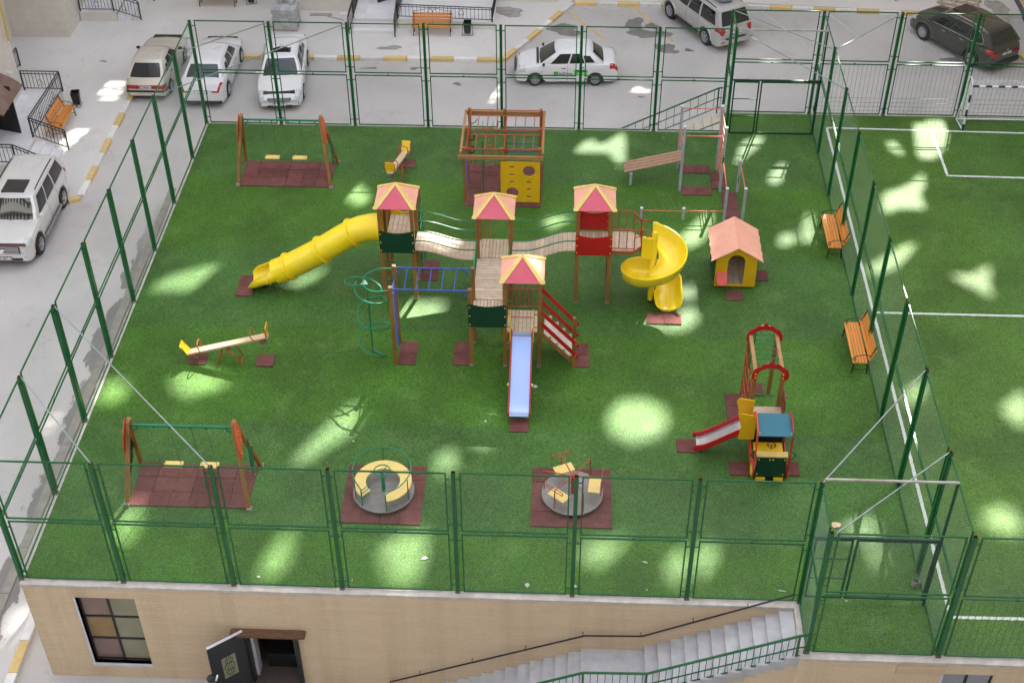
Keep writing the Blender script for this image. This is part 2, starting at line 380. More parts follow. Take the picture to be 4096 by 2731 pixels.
# drain gutter along the podium wall
mb = MB(); rr = random.Random(3); y = -1.5
while y < 21:
    l = rr.uniform(1.6,2.4); mb.box(-2.16+rr.uniform(-.01,.01),y,S,-1.90,y+l-.015,S+.022+rr.uniform(0,.012)); y += l
mb.build('drain_gutter', pm('gutter_concrete', (.30,.275,.235), .85, .2, 3, bump=.3, bscale=60, dirt=.4, dirtcol=(.17,.155,.13)), kind='structure')
def blob(cx, cy, rx, ry, z, name, mat, seed, th=.003):
    r = random.Random(seed); ph = [r.uniform(0,6.28) for _ in range(4)]; pts = []
    for i in range(28):
        t = 2*math.pi*i/28; k = 1+.22*math.sin(2*t+ph[0])+.18*math.sin(3*t+ph[1])+.10*math.sin(5*t+ph[2])+.06*math.sin(9*t+ph[3])
        pts.append((cx+rx*k*math.cos(t), cy+ry*k*math.sin(t)))
    return sheet(name, pts, z, mat)
WET = pm('oily_stain', (.20,.19,.18), .38, .25, 3, wspace=True, dirt=.5, dirtcol=(.36,.34,.32)); WETP = pm('pavement_stain', (.36,.33,.30), .7, .25, 3, wspace=True, dirt=.5, dirtcol=(.5,.47,.44))
for i, a in enumerate(((12.4,34.75,.72,.5),(15.5,35.3,.45,.6),(16.1,34.5,.85,.42),(16.75,33.2,.35,.5),(17.0,32.95,.3,.25),(17.78,33.05,.2,.13),(16.3,35.2,.3,.3),(8.0,29.8,.16,.13),(28.9,32.6,.35,.2),(4.2,31.0,.3,.1),(6.1,31.05,.22,.13),(15.6,29.0,.12,.07))):
    blob(*a, S+.004+.0003*i, 'oil_stain', WET, i+5)
for i, a in enumerate(((9.75,36.2,.75,.5),(-6.0,28.6,.2,.12),(31.9,37.1,.5,.9),(4.9,32.6,.5,.2),(-7.2,31,.15,.1),(-4.4,33.2,.45,.1))): blob(*a, K+.004+.0003*i, 'damp_patch', WETP, i+40)
def road_line(a, b, w, mat):
    a, b = V((*a,S+.004)), V((*b,S+.004)); d = (b-a).normalized(); nn = V((-d.y,d.x,0))*w/2
    MB().add([a-nn,b-nn,b+nn,a+nn], [(0,1,2,3)]).build('parking_line', mat, kind='structure')
for a, b in (((21.2,36.95),(22.9,33.7)),((24.2,36.8),(25.7,33.6)),((26.93,36.8),(28.4,33.3)),((18.6,37.0),(19.9,34.6))): road_line(a, b, .11, LINER)
for a, b in (((12.55,36.5),(14.2,33.8)),((15.42,37.2),(17.15,33.8))): road_line(a, b, .11, LINEY)

# ---------------------------------------------------------------- podium: walls, deck, turf
podium = thing('podium_building', 'long beige clad single storey podium carrying the green turf playground on its roof', 'building', (9,0,S))
def cladding(parent, o, ux, u0, u1, z0, z1, course, holes, mat, depth=.12, gap=.015, z_first=None):
    """courses of cladding on a vertical plane; ux horizontal direction; outward normal = ux x z; recessed pale joints behind."""
    o, ux = V(o), V(ux); nn = ux.cross(V((0,0,1)))
    def blk(mb, a, b, c, d, t0, t1):
        P = lambda u,z,t: o+ux*u+nn*t+V((0,0,z-o.z))
        mb.add([P(a,c,t0),P(b,c,t0),P(b,c,t1),P(a,c,t1),P(a,d,t0),P(b,d,t0),P(b,d,t1),P(a,d,t1)], [(3,2,1,0),(4,5,6,7),(0,1,5,4),(1,2,6,5),(2,3,7,6),(3,0,4,7)])
    def span(mb, c, d, t0, t1):
        zs = sorted({c,d}|{z for h in holes for z in (h[1],h[3]) if c < z < d})
        for za, zb in zip(zs, zs[1:]):
            hs_ = sorted((max(h[0],u0),min(h[2],u1)) for h in holes if h[1] < zb-1e-6 and h[3] > za+1e-6); u = u0
            for a, b in hs_:
                if a > u: blk(mb, u, a, za, zb, t0, t1)
                u = max(u, b)
            if u < u1: blk(mb, u, u1, za, zb, t0, t1)
    back = MB(); span(back, z0, z1, -depth-.2, -.003); back.build('wall_backing', JOINT, parent)
    z = z1; k = 0
    while z > z0+.01:
        h = course if k else (z_first or course); zb = max(z-h, z0); mb = MB(); span(mb, zb+gap/2, z-gap/2, -.0025, 0)
        if mb.v: mb.build('cladding_course', mat, parent)
        z = zb; k += 1
holesF = [(1.22,-2.93,2.64,-.44), (5.06,-3.5,6.40,-1.62)]
cladding(podium, (0.0,-.15,0), (1,0,0), 0.03, 18.05, S, -.055, .362, holesF, BEIGE, z_first=.15)
cladding(podium, (18.05,-1.58,0), (1,0,0), 0, 26, S, -.055, .9, [(21.28-18.05,-2.4,22.42-18.05,-.40)], render_mat('beige_render', (.68,.525,.345), (.52,.385,.235), (.71,.56,.385)), z_first=.26)
mb = MB(); mb.box(.02,-.14,S,.12,20.7,-.06); mb.build('side_wall', BEIGE, podium)
mb = MB(); mb.box(.02,20.6,S,18.0,20.72,-.06).box(18.0,21.95,S,46,22.07,-.06); mb.build('rear_wall', BEIGE, podium)
mb = MB(); mb.box(18.06,-1.55,S,18.2,-.16,-.06); mb.build('return_wall', BEIGE, podium)
mb = MB(); mb.box(.1,-.1,-.35,18.1,20.62,-.075).box(18.1,-1.5,-.35,46,21.98,-.075); mb.build('roof_slab', CURB, podium)
def edge_kerb(segs):
    mb = MB(); r = random.Random(9)
    for x0,y0,x1,y1 in segs:
        L_ = max(x1-x0, y1-y0); n_ = max(1, int(L_/.45)); hor = (x1-x0) > (y1-y0)
        for i in range(n_):
            a, b = i/n_, (i+1)/n_; z = r.uniform(-.002,.010); j0 = r.uniform(-.006,.006); j1 = r.uniform(-.012,.012)
            if hor: mb.box(x0+a*(x1-x0), y0+j0, -.07, x0+b*(x1-x0), y1+j1, z)
            else: mb.box(x0+j1, y0+a*(y1-y0), -.07, x1+j0, y0+b*(y1-y0), z)
    mb.build('roof_edge_kerb', CURB, podium)
edge_kerb([(0.0,-.17,18.2,.035),(18.06,-1.6,46,-1.38),(-.07,.035,.09,20.52),(-.07,20.52,18.0,20.72),(17.98,20.72,18.14,22.0),(18.14,21.84,46,22.06),(18.06,-1.38,18.22,-.17)])
sheet('playground_turf', [(.07,.02),(18.2,.02),(18.2,-1.39),(21.12,-1.39),(21.12,21.86),(18.12,21.86),(18.12,20.54),(.07,20.54)], .012, TURF)
pitch = sheet('football_turf', [(21.12,-1.39),(46,-1.39),(46,21.86),(21.12,21.86)], .012, TURF2)
def pline(a, b, w=.085):
    a, b = V((*a,.018)), V((*b,.018)); d = (b-a).normalized(); nn = V((-d.y,d.x,0))*w/2; n = max(2,int((b-a).length/.05)); mb = MB(); r = random.Random(a.x*7+b.y)
    vs = []
    for i in range(n+1):
        p = a.lerp(b, i/n); j = lambda: 1+r.uniform(-.18,.18); vs += [p-nn*j(), p+nn*j()]
    mb.add(vs, [(2*i,2*i+2,2*i+3,2*i+1) for i in range(n)]); mb.build('white_line', LINEW, pitch)
pline((21.6,20.99),(45,20.55)); pline((21.6,20.94),(21.6,-.31)); pline((21.6,-.31),(45,-.18)); pline((21.66,10.77),(45,10.72)); pline((25.18,20.86),(25.18,18.1)); pline((25.13,18.1),(33,17.95))

# podium window and doorway
def window(parent, x0, z0, x1, z1, y, cols, rows, glassmats, depth=.14, sill=True):
    f = MB(); t = .055
    yb = y+depth
    for i in range(cols+1):
        x = x0+(x1-x0)*i/cols; ww = t if 0 < i < cols else t*.8; f.box(x-ww/2 if 0<i<cols else (x if i==0 else x-ww), yb-.03, z0, x+ww/2 if 0<i<cols else (x+ww if i==0 else x), yb+.03, z1)
    for j in range(rows+1):
        z = z0+(z1-z0)*j/rows; za = z-t/2 if 0<j<rows else (z if j==0 else z-t); f.box(x0+.001, yb-.027, za, x1-.001, yb+.027, za+t)
    wn = f.build('window', BLACK, parent)
    for i in range(cols):
        for j in range(rows):
            a = x0+(x1-x0)*i/cols; b = x0+(x1-x0)*(i+1)/cols; c = z0+(z1-z0)*j/rows; d = z0+(z1-z0)*(j+1)/rows
            MB().box(a+.02,yb-.004,c+.02,b-.02,yb+.004,d-.02).build('pane', glassmats[(i*rows+j) % len(glassmats)], wn)
    if sill:
        MB().box(x0-.05,y-.035,z0-.085,x1+.04,yb-.03,z0).build('window_sill', pm('pale_sill', (.62,.62,.68), .5, .06, 5), wn)
        MB().box(x0-.05,y-.008,z0,x0,yb-.03,z1).build('window_reveal', pm('pale_sill', (.62,.62,.68)), wn)
    return wn
BL1 = pm('olive_blind_glass', (.27,.26,.165), .12, .16, 1.5, spec=.6); BL2 = pm('pink_blind_glass', (.24,.155,.125), .12, .12, 1.5, spec=.6); BL3 = pm('ochre_blind_glass', (.30,.185,.07), .12, .2, 1.5, spec=.6)
wn = window(podium, 1.22, -2.93, 2.64, -.44, -.15, 2, 3, [BL2,BL3,BL2,BL1,BL1,BL1])
wn2 = window(podium, 21.28, -2.4, 22.42, -.40, -1.58, 2, 3, [pm('grey_blind_glass', (.30,.32,.34), .1, .1, 1.5)])
MB().box(20.2,-1.62,-.40,21.28,-1.576,-.16).build('lintel_panel', pm('pale_lintel', (.62,.47,.31), .85, .08, 3), podium)
# doorway with carved lintel, dark hallway and an open leaf
dw = MB(); dw.box(5.06,-.20,S,5.17,.02,-1.62).box(6.30,-.20,S,6.40,.02,-1.62).box(5.17,-.19,-1.72,6.30,.02,-1.625)
door = dw.build('doorway', BLACK, podium)
lin = MB(); lin.box(4.98,-.22,-1.66,6.50,-.15,-1.50)
for i in range(9): lin.box(5.06+i*.16,-.235,-1.635,5.17+i*.16,-.22,-1.555)
lin.build('carved_lintel', pm('dark_carved_wood', (.040,.024,.014), .6, .3, 14), door)
cor = MB(); cor.plate([(4.80,0),(6.62,0),(6.62,.05),(6.56,.08),(4.86,.08),(4.80,.05)], (0,-.26,-1.49), (1,0,0), (0,0,1), .22); cor.build('cornice', pm('rusty_cornice', (.15,.075,.035), .75, .35, 10, bump=.6, bscale=30), door)
hall = MB(); hall.box(5.10,.02,S,5.14,1.6,-1.6).box(6.36,.02,S,6.40,1.6,-1.6).box(5.1,1.6,S,6.4,1.64,-1.6).box(5.1,0,-1.6,6.4,1.64,-1.55); hall.build('hall_wall', pm('hall_paint', (.16,.12,.08), .8, .1), door)
MB().box(5.14,-.3,S+.02,6.36,1.6,S+.03).build('hall_floor', pm('hall_floor', (.10,.08,.07), .7, .1), door)
MB().box(5.15,.02,S+.03,5.24,.32,-1.66).build('white_door_frame', pm('white_trim', (.70,.70,.74), .4, .05), door)
MB().box(5.42,.3,S+.03,6.2,.5,S+.55).build('hall_cabinet', BLACK, door)
sl2 = MB(); sl2.box(6.18,.12,-3.0,6.30,.17,-1.7); sl2.build('side_leaf', BLACK, door)
MB().box(6.20,.112,-2.75,6.235,.119,-1.95).box(6.25,.112,-2.75,6.285,.119,-1.95).build('side_leaf_glass', pm('amber_glass', (.45,.38,.18), .1, .2, 20), door)
hinge = V((5.10,-.24,0)); fr = V((4.36,-.80,0)); du = (fr-hinge).normalized(); dl = (fr-hinge).length
lf = MB(); hole = [(dl*.30,-2.78),(dl*.70,-2.78),(dl*.70,-1.98),(dl*.30,-1.98)]
lf.plate([(0,S+.04),(dl,S+.04),(dl,-1.40),(0,-1.40)], hinge, du, (0,0,1), .06, [hole]); leaf = lf.build('door_leaf', BLACK, door)
MB().plate(hole, hinge, du, (0,0,1), .014).build('door_glass', pm('olive_door_glass', (.33,.34,.20), .12, .08, 3), leaf)
g = MB(); nrm = du.cross(V((0,0,1)))
def dp(a, z): return hinge+du*a+V((0,0,z))+nrm*.012
cx = dl*.5
for e in (.012, -.012):
    off = nrm*(e-.012)
    g.tube([dp(cx+.13*math.cos(t*.35), -2.38+.13*math.sin(t*.35))+off for t in range(18)], .009, 4, True)
    for sx_ in (-1,1):
        for sz in (-1,1): g.tube([dp(cx+sx_*(.05+.05*math.sin(t*.6)), -2.38+sz*(.12+.035*t))+off for t in range(7)], .008, 4)
    for k in (-.05,0,.05): g.tube([dp(cx+k,-2.75)+off, dp(cx+k,-2.0)+off], .006, 4)
g.build('door_grille', IRON, leaf)
MB().plate([(0,-1.40),(dl,-1.40),(dl,-1.385),(0,-1.385)], hinge, du, (0,0,1), .07).build('leaf_cap', pm('white_trim', (.7,.7,.74)), leaf)

# ---------------------------------------------------------------- front stairs
st = thing('concrete_stair', 'grey concrete stair with mid landing climbing along the beige podium front wall', 'stairs', (14.5,-.8,S))
YF, YB = -1.52, -.155
def step(x0, x1, zt, yf=YF, yb=YB): 
    b = MB(); r = random.Random(int(x0*100)); b.add([(x0-.02,yf+r.uniform(-.01,.01),zt-.30),(x1,yf,zt-.30),(x1,yb,zt-.30),(x0-.02,yb,zt-.30),(x0-.02,yf+r.uniform(-.012,.012),zt),(x1,yf,zt),(x1,yb,zt+.004),(x0-.02,yb,zt+r.uniform(-.003,.003))], [(3,2,1,0),(4,5,6,7),(0,1,5,4),(1,2,6,5),(2,3,7,6),(3,0,4,7)]); return b
for k in range(11): step(14.74+.301*k, 14.74+.301*(k+1) if k < 10 else 18.05, -1.72+.1485*(k+1)).build('stair_step', STEPC, st)
step(13.235, 14.74, -1.75).build('stair_landing', STEPC, st)
for k in range(12): step(13.235-.302*(k+1), 13.235-.302*k, -1.75-.1365*(k+1)).build('stair_step', STEPC, st)
MB().plate([(9.4,S),(18.05,S),(18.05,-.32),(17.7,-.42),(14.8,-1.88),(14.7,-1.97),(13.2,-2.0),(10.2,-3.35)], (0,-.84,0), (1,0,0), (0,0,1), 1.33).build('stair_flank', BEIGE, st)
# green balustrade
def balustrade(name, label, pts, h, posts, n_bal, midr=.55, low=.12, mat=GREEN, cat='railing', r=.02, group=None, top=(.05,.035)):
    t = thing(name, label, cat, pts[0], 0, group)
    tr_ = MB(); mr_ = MB(); lr_ = MB()
    for a, b in zip(pts, pts[1:]):
        a, b = V(a), V(b); tr_.bar(a+V((0,0,h)), b+V((0,0,h)), *top)
        if midr: mr_.bar(a+V((0,0,h*midr)), b+V((0,0,h*midr)), .025)
        lr_.bar(a+V((0,0,low)), b+V((0,0,low)), .025)
    tr_.build('top_rail', mat, t)
    if midr: mr_.build('mid_rail', mat, t)
    lr_.build('bottom_rail', mat, t)
    for i in posts: p = V(pts[i]); MB().box(p.x-.025,p.y-.025,p.z-.02,p.x+.025,p.y+.025,p.z+h-.02).build('railing_post', mat, t)
    ln = [(V(b)-V(a)).length for a,b in zip(pts, pts[1:])]
    bal = MB()
    for (a,b), l in zip(zip(pts, pts[1:]), ln):
        k = max(1, int(l/n_bal))
        for i in range(1, k+1):
            p = V(a).lerp(V(b), i/(k+.5)); bal.bar(p+V((0,0,low)), p+V((0,0,h-.015)), .016)
    # balusters: each a part (few enough)
    vs_, fs_ = bal.v, bal.f
    for i in range(len(vs_)//8):
        q = MB(); q.add(vs_[i*8:i*8+8], [(3,2,1,0),(4,5,6,7),(0,1,5,4),(1,2,6,5),(2,3,7,6),(3,0,4,7)]); q.build('baluster', mat, t)
    return t
balustrade('stair_railing', 'green metal balustrade along the open side of the front concrete stair', [(10.0,-1.45,-3.3),(13.25,-1.45,-1.82),(14.70,-1.45,-1.78),(17.98,-1.45,-.25),(18.2,-1.45,-.2)], .86, [1,2,3], .163, .52, .16)
hr = thing('wall_handrail', 'thin black handrail fixed to the beige wall above the front stair', 'handrail', (13,-.25,-1.5))
hp = [(8.55,-.24,-3.22),(13.29,-.24,-1.17),(14.64,-.24,-1.12),(17.03,-.24,.065),(18.03,-.24,.568)]
b = MB(); b.tube(hp, .022, 6); b.build('rail_tube', BLACK, hr)
for p in ((9.3,-2.9),(10.6,-2.33),(11.9,-1.77),(13.25,-1.185),(14.62,-1.13),(15.8,-.545),(17.0,.05)):
    MB().tube([(p[0],-.15,p[1]+.05),(p[0],-.22,p[1]+.05),(p[0],-.235,p[1])], .010, 5).build('rail_bracket', BLACK, hr)
# back stairs
bs = thing('concrete_stair', 'pale concrete stair rising behind the back fence to the far gate platform', 'stairs', (16,21.3,S))
for k in range(24): step(18.0-.295*(k+1), 18.0-.295*k, -.06-.146*k, 20.74, 21.9).build('stair_step', pm('pale_stair', (.66,.58,.47), .85, .1, 4, dirt=.2), bs)
balustrade('stair_railing', 'green metal balustrade of the stair behind the back fence', [(11.0,21.9,-3.5),(17.86,21.9,.0),(18.0,21.9,.02)], .98, [1], .30, .6, .2)
h2 = thing('wall_handrail', 'thin dark green handrail beside the stair behind the back fence', 'handrail', (16,20.8,-.5)); MB().tube([(13,20.78,-2.1),(17.95,20.78,.33)], .022, 6).build('rail_tube', GREEN, h2)

# ---------------------------------------------------------------- fences
H = 3.93
def tube_post(h=H, wd=.092):
    b = MB(); a = wd/2; c = a-.008
    o = [(-a,-a),(a,-a),(a,a),(-a,a)]; i_ = [(-c,-c),(c,-c),(c,c),(-c,c)]
    b.loft([[V((x,y,0)) for x,y in o],[V((x,y,h)) for x,y in o],[V((x,y,h)) for x,y in i_],[V((x,y,h-.5)) for x,y in i_]]); n0 = len(b.f)
    b.c = [0]*4+[1]*4+[1]*4; b.add([(x,y,h-.5) for x,y in i_], [(0,1,2,3)], 1)
    b.box(-a-.012,-a-.012,-.02,a+.012,a+.012,.07, 2); return b
POST = tube_post().mesh('fence_post', [GREEN, RUST, pm('post_foot', (.16,.145,.13), .9, .25, 12)])
def frame_mesh(w_, z0, z1, t=.032):
    b = MB(); x = w_/2
    b.box(-x,-t/2,z0,-x+t,t/2,z1).box(x-t,-t/2,z0,x,t/2,z1).box(-x+t,-t/2,z0,x-t,t/2,z0+t).box(-x+t,-t/2,z1-t,x-t,t/2,z1)
    for zz in (z0+.22, z1-.20):
        for s_ in (-1,1): b.box(s_*x,-.012,zz-.012,s_*(x+.085),.012,zz+.012) if s_ > 0 else b.box(-x-.085,-.012,zz-.012,-x,.012,zz+.012)
    b.box(-.03,-.014,z1,.03,.014,z1+.03) if z0 < 1 else None
    return b
def wire_mesh(w_, z0, z1, step_=.060, r=.0010):
    """chain link: two families of slanted wires, each a thin three-sided bar"""
    b = MB(); x = w_/2-.03; a0, a1 = z0+.02, z1-.02; hh = a1-a0; sl_ = 1.0
    for fam in (1,-1):
        c = -x-hh/sl_
        while c < x:
            p0x, p1x = c, c+hh/sl_; t0 = max(0, (-x-p0x)/(p1x-p0x)); t1 = min(1, (x-p0x)/(p1x-p0x))
            if t1-t0 > .005:
                P = lambda t: V((fam*(p0x+(p1x-p0x)*t), fam*.002, a0+hh*t)); p, q = P(t0), P(t1); d = (q-p).normalized(); e = V((0,1,0)); g_ = d.cross(e)
                ring = [r*e, r*(-.5*e+.87*g_), r*(-.5*e-.87*g_)]
                b.add([p+k for k in ring]+[q+k for k in ring], [(0,1,4,3),(1,2,5,4),(2,0,3,5)])
            c += step_*1.414
    return b
def bars_mesh(w_, z0, z1):
    b = MB(); x = w_/2-.03; k = -x+.075
    while k < x: b.bar((k,0,z0+.02),(k,0,z1-.02),.007); k += .15
    for zz in (.14,.30,.46,.64): b.bar((-x,.008,z0+zz),(x,.008,z0+zz),.007, up=(0,0,1))
    return b
FC = {}
def fmesh(kind, w_, z0, z1):
    key = (kind, round(w_,2), round(z0,2), round(z1,2))
    if key not in FC:
        fn = {'frame': frame_mesh, 'wire': wire_mesh, 'bars': bars_mesh}[kind]; 
        FC[key] = fn(key[1], key[2], key[3]).mesh({'frame':'panel_frame','wire':'wire_mesh','bars':'welded_bars'}[kind], {'frame':GREEN,'wire':WIRE,'bars':WIREG}[kind])
    return FC[key]
def fence(label, pts, lower='wire', skip_posts=(), skip_bays=(), braces=()):
    t = thing('mesh_fence', label, 'fence', (*pts[0],0)); o = V((*pts[0],0))
    for i, p in enumerate(pts):
        if i in skip_posts: continue
        ps = inst(POST, 'fence_post', t, V((*p,0))-o, (random.uniform(-.004,.004),random.uniform(-.004,.004),random.uniform(-.02,.02)))
    for i, (a, b) in enumerate(zip(pts, pts[1:])):
        if i in skip_bays: continue
        a, b = V((*a,0)), V((*b,0)); d = b-a; w_ = d.length-.27; ang = math.atan2(d.y,d.x)
        for z0, z1, kd in ((.045,2.0,lower),(2.075,H-.005,'wire')):
            fr_ = inst(fmesh('frame', w_, z0, z1), 'panel_frame', t, (a+b)/2-o+V((0,0,random.uniform(-.006,.006))), (random.uniform(-.004,.004),random.uniform(-.003,.003),ang))
            inst(fmesh(kd, w_, z0, z1), 'wire_mesh' if kd == 'wire' else 'welded_bars', fr_, kind='stuff')
    for a, b in braces:
        MB().bar((*a,H-.02),(*b,H-.02),.026,.024).build('brace', GALV, t)
    return t
fx = [0.02,2.45,5.06,7.61,10.31,12.965,15.61,18.2]
fence('green mesh fence along the front wall top, nearest the viewer', [(x,0) for x in fx], braces=[((0.03,2.75),(2.45,0)),((0.03,5.38),(5.06,0))])
ly = [0,2.747,5.384,7.992,10.487,13.054,15.617,18.30,20.55]
fence('green mesh fence along the left edge of the turf beside the street', [(0,y) for y in ly], skip_posts=(0,), braces=[((0.05,18.3),(2.63,20.58)),((0.03,15.62),(5.22,20.58))])
bx = [0,2.631,5.225,7.782,10.343,13.009,15.595,18.08]
fence('green mesh fence along the back of the playground in front of the parked cars', [(x,20.58) for x in bx], skip_posts=(0,))
ry = [21.91,19.375,16.806,14.233,11.575,8.943,6.328,3.769,1.045,-1.41]
fence('green mesh fence dividing the playground from the football pitch', [(21.1,y) for y in ry], braces=[((21.07,3.77),(18.2,.02)),((21.07,1.05),(18.3,-1.40)),((18.08,21.95),(20.98,19.38)),((18.1,20.55),(21.04,16.8)),((21.12,19.3),(23.65,21.86))])
fence('green fence with barred lower panels along the far end of the football pitch', [(21.1,21.91)]+[(x,21.91) for x in (23.68,26.26,28.86,31.46,34.06)], lower='bars', skip_posts=(0,))
fence('short green mesh fence across the back of the far gate platform', [(18.07,21.93),(21.1,21.92)], skip_posts=(1,))
fence('short green mesh return beside the far gate', [(18.07,21.93),(18.08,20.58)], skip_posts=(0,1))
fence('short green mesh fence across the front of the near gate platform', [(18.2,-1.41),(21.1,-1.41)], skip_posts=(1,))
fence('short green mesh return at the head of the front stair', [(18.2,-1.41),(18.2,0)], skip_posts=(0,1))
fence('green fence with barred lower panels along the near end of the football pitch', [(21.1,-1.41)]+[(x,-1.41) for x in (23.7,26.3,28.9)], lower='bars', skip_posts=(0,))
def gate(label, y, xs, z0, z1, ztop, xr):
    t = thing('double_gate', label, 'gate', (xs[0],y,0)); DG = pm('dark_green_paint', (.004,.055,.024), .45, .12, 4)
    for i, (a, b) in enumerate(((xs[0],xs[1]),(xs[2],xs[3]))):
        f = MB(); q = .045
        f.box(a,y-q/2,z0,a+q,y+q/2,z1).box(b-q,y-q/2,z0,b,y+q/2,z1).box(a+q,y-q/2,z0,b-q,y+q/2,z0+q).box(a+q,y-q/2,z1-q,b-q,y+q/2,z1)
        if i == 0:
            for zz in (.33,.66): f.box(a+q,y-.012,z0+(z1-z0)*zz,b-q,y+.012,z0+(z1-z0)*zz+.024)
        lf_ = f.build('gate_leaf', DG, t)
        wm = wire_mesh(b-a, z0, z1); ob = bpy.data.objects.new('wire_mesh', wm.mesh('wire_mesh', WIRE)); COL.objects.link(ob); ob.parent = lf_; ob.location = ((a+b)/2-xs[0], 0, 0); ob['kind'] = 'stuff'
    b = MB(); b.box(xs[0]-.05,y-.025,z1+.02,xr,y+.025,z1+.07).box(xr-.05,y-.025,0,xr,y+.025,ztop); b.build('gate_frame', DG, t)
    MB().box(xs[0]-.05,y-.022,ztop,xr,y+.022,ztop+.045).build('top_bar', pm('rusty_top_bar', (.42,.40,.35), .5, .2, 4, dirt=.7, dirtcol=(.24,.14,.08)), t)
    b = MB(); 
    for k in range(5): b.ball((xr-.10+.02*math.sin(k*2),y-.05,1.28-.055*k), .028, 6, 4)
    b.box(xr-.13,y-.07,.98,xr-.07,y-.03,1.06); b.build('chain_and_padlock', BLACK, t)
gate('dark green double mesh gate at the back corner near the pull-up bars', 20.53, (18.17,19.03,19.08,21.03), .02, 2.03, 3.90, 21.06)
gate('dark green double mesh gate at the front corner above the stair', 0.02, (18.29,19.14,19.20,21.0), .19, 2.17, 4.0, 21.06)
# ---------------------------------------------------------------- rubber mats
TM = [MB().box(-.2445,-.2445,0,.2445,.2445,.03).mesh('rubber_tile', TILE)]
def mat_of(label, x, y, nx, ny, skip=()):
    t = thing('rubber_mat', label, 'rubber mat', (x,y,.012), 0)
    for i in range(nx):
        for j in range(ny):
            if (i,j) in skip: continue
            inst(TM[0], 'rubber_tile', t, (.25+.5*i+random.uniform(-.004,.004), .25+.5*j+random.uniform(-.004,.004), random.uniform(-.004,.004)), (random.uniform(-.006,.006),random.uniform(-.006,.006),random.choice((0,1,2,3))*math.pi/2+random.uniform(-.006,.006)), (1,1,1))
mat_of('large red rubber tile mat under the near swing set', 1.92, 2.40, 6, 3)
mat_of('large red rubber tile mat under the far swing set', 1.90, 16.66, 6, 3)
mat_of('red rubber tile mat under the carousel with the yellow ring seat', 7.24, 2.02, 4, 4)
mat_of('red rubber tile mat under the carousel with red bars', 11.92, 2.08, 4, 4)
mat_of('red rubber tile mat under the wooden climbing frame', 9.35, 15.76, 5, 5)
mat_of('two red rubber tiles at the foot of the yellow tube slide', 2.92, 10.85, 1, 2)
mat_of('two red rubber tiles under the tube slide tower', 8.34, 11.80, 1, 2)
mat_of('two red rubber tiles beside the blue ladder', 8.05, 7.96, 1, 2)
mat_of('two red rubber tiles left of the front dark green panel tower', 9.57, 7.99, 1, 2)
mat_of('two red rubber tiles at the foot of the red railed steps', 12.86, 8.03, 1, 2)
mat_of('single red rubber tile below the metal slide', 11.27, 5.38, 1, 1)
mat_of('two red rubber tiles at the end of the yellow spiral slide', 15.02, 9.99, 2, 1)
mat_of('single red rubber tile in front of the yellow playhouse doorway', 17.38, 11.16, 1, 1)
mat_of('single red rubber tile right of the yellow playhouse', 18.22, 12.14, 1, 1)
mat_of('single red rubber tile at the foot of the small red slide', 15.62, 4.78, 1, 1)
mat_of('two red rubber tiles beside the red climbing net', 17.02, 6.08, 1, 2)
mat_of('single red rubber tile under the arched ladder', 17.58, 7.04, 1, 1)
mat_of('single red rubber tile left of the play train', 16.92, 4.0, 1, 1)
mat_of('single red rubber tile right of the play train', 18.2, 4.04, 1, 1)
mat_of('two red rubber tiles between the tall grey bars, far side', 16.37, 17.92, 2, 1)
mat_of('two red rubber tiles between the tall grey bars, near side', 16.36, 16.62, 2, 1)
mat_of('two red rubber tiles under the slanted wall bars', 17.36, 17.04, 1, 2)
mat_of('three red rubber tiles between the parallel bars', 17.63, 15.36, 1, 3)
mat_of('single red rubber tile under the low yellow end of the near seesaw', 2.2, 7.74, 1, 1)
mat_of('single red rubber tile right of the near seesaw', 4.1, 7.73, 1, 1)
mat_of('single red rubber tile under the far seesaw', 7.05, 17.9, 1, 1)

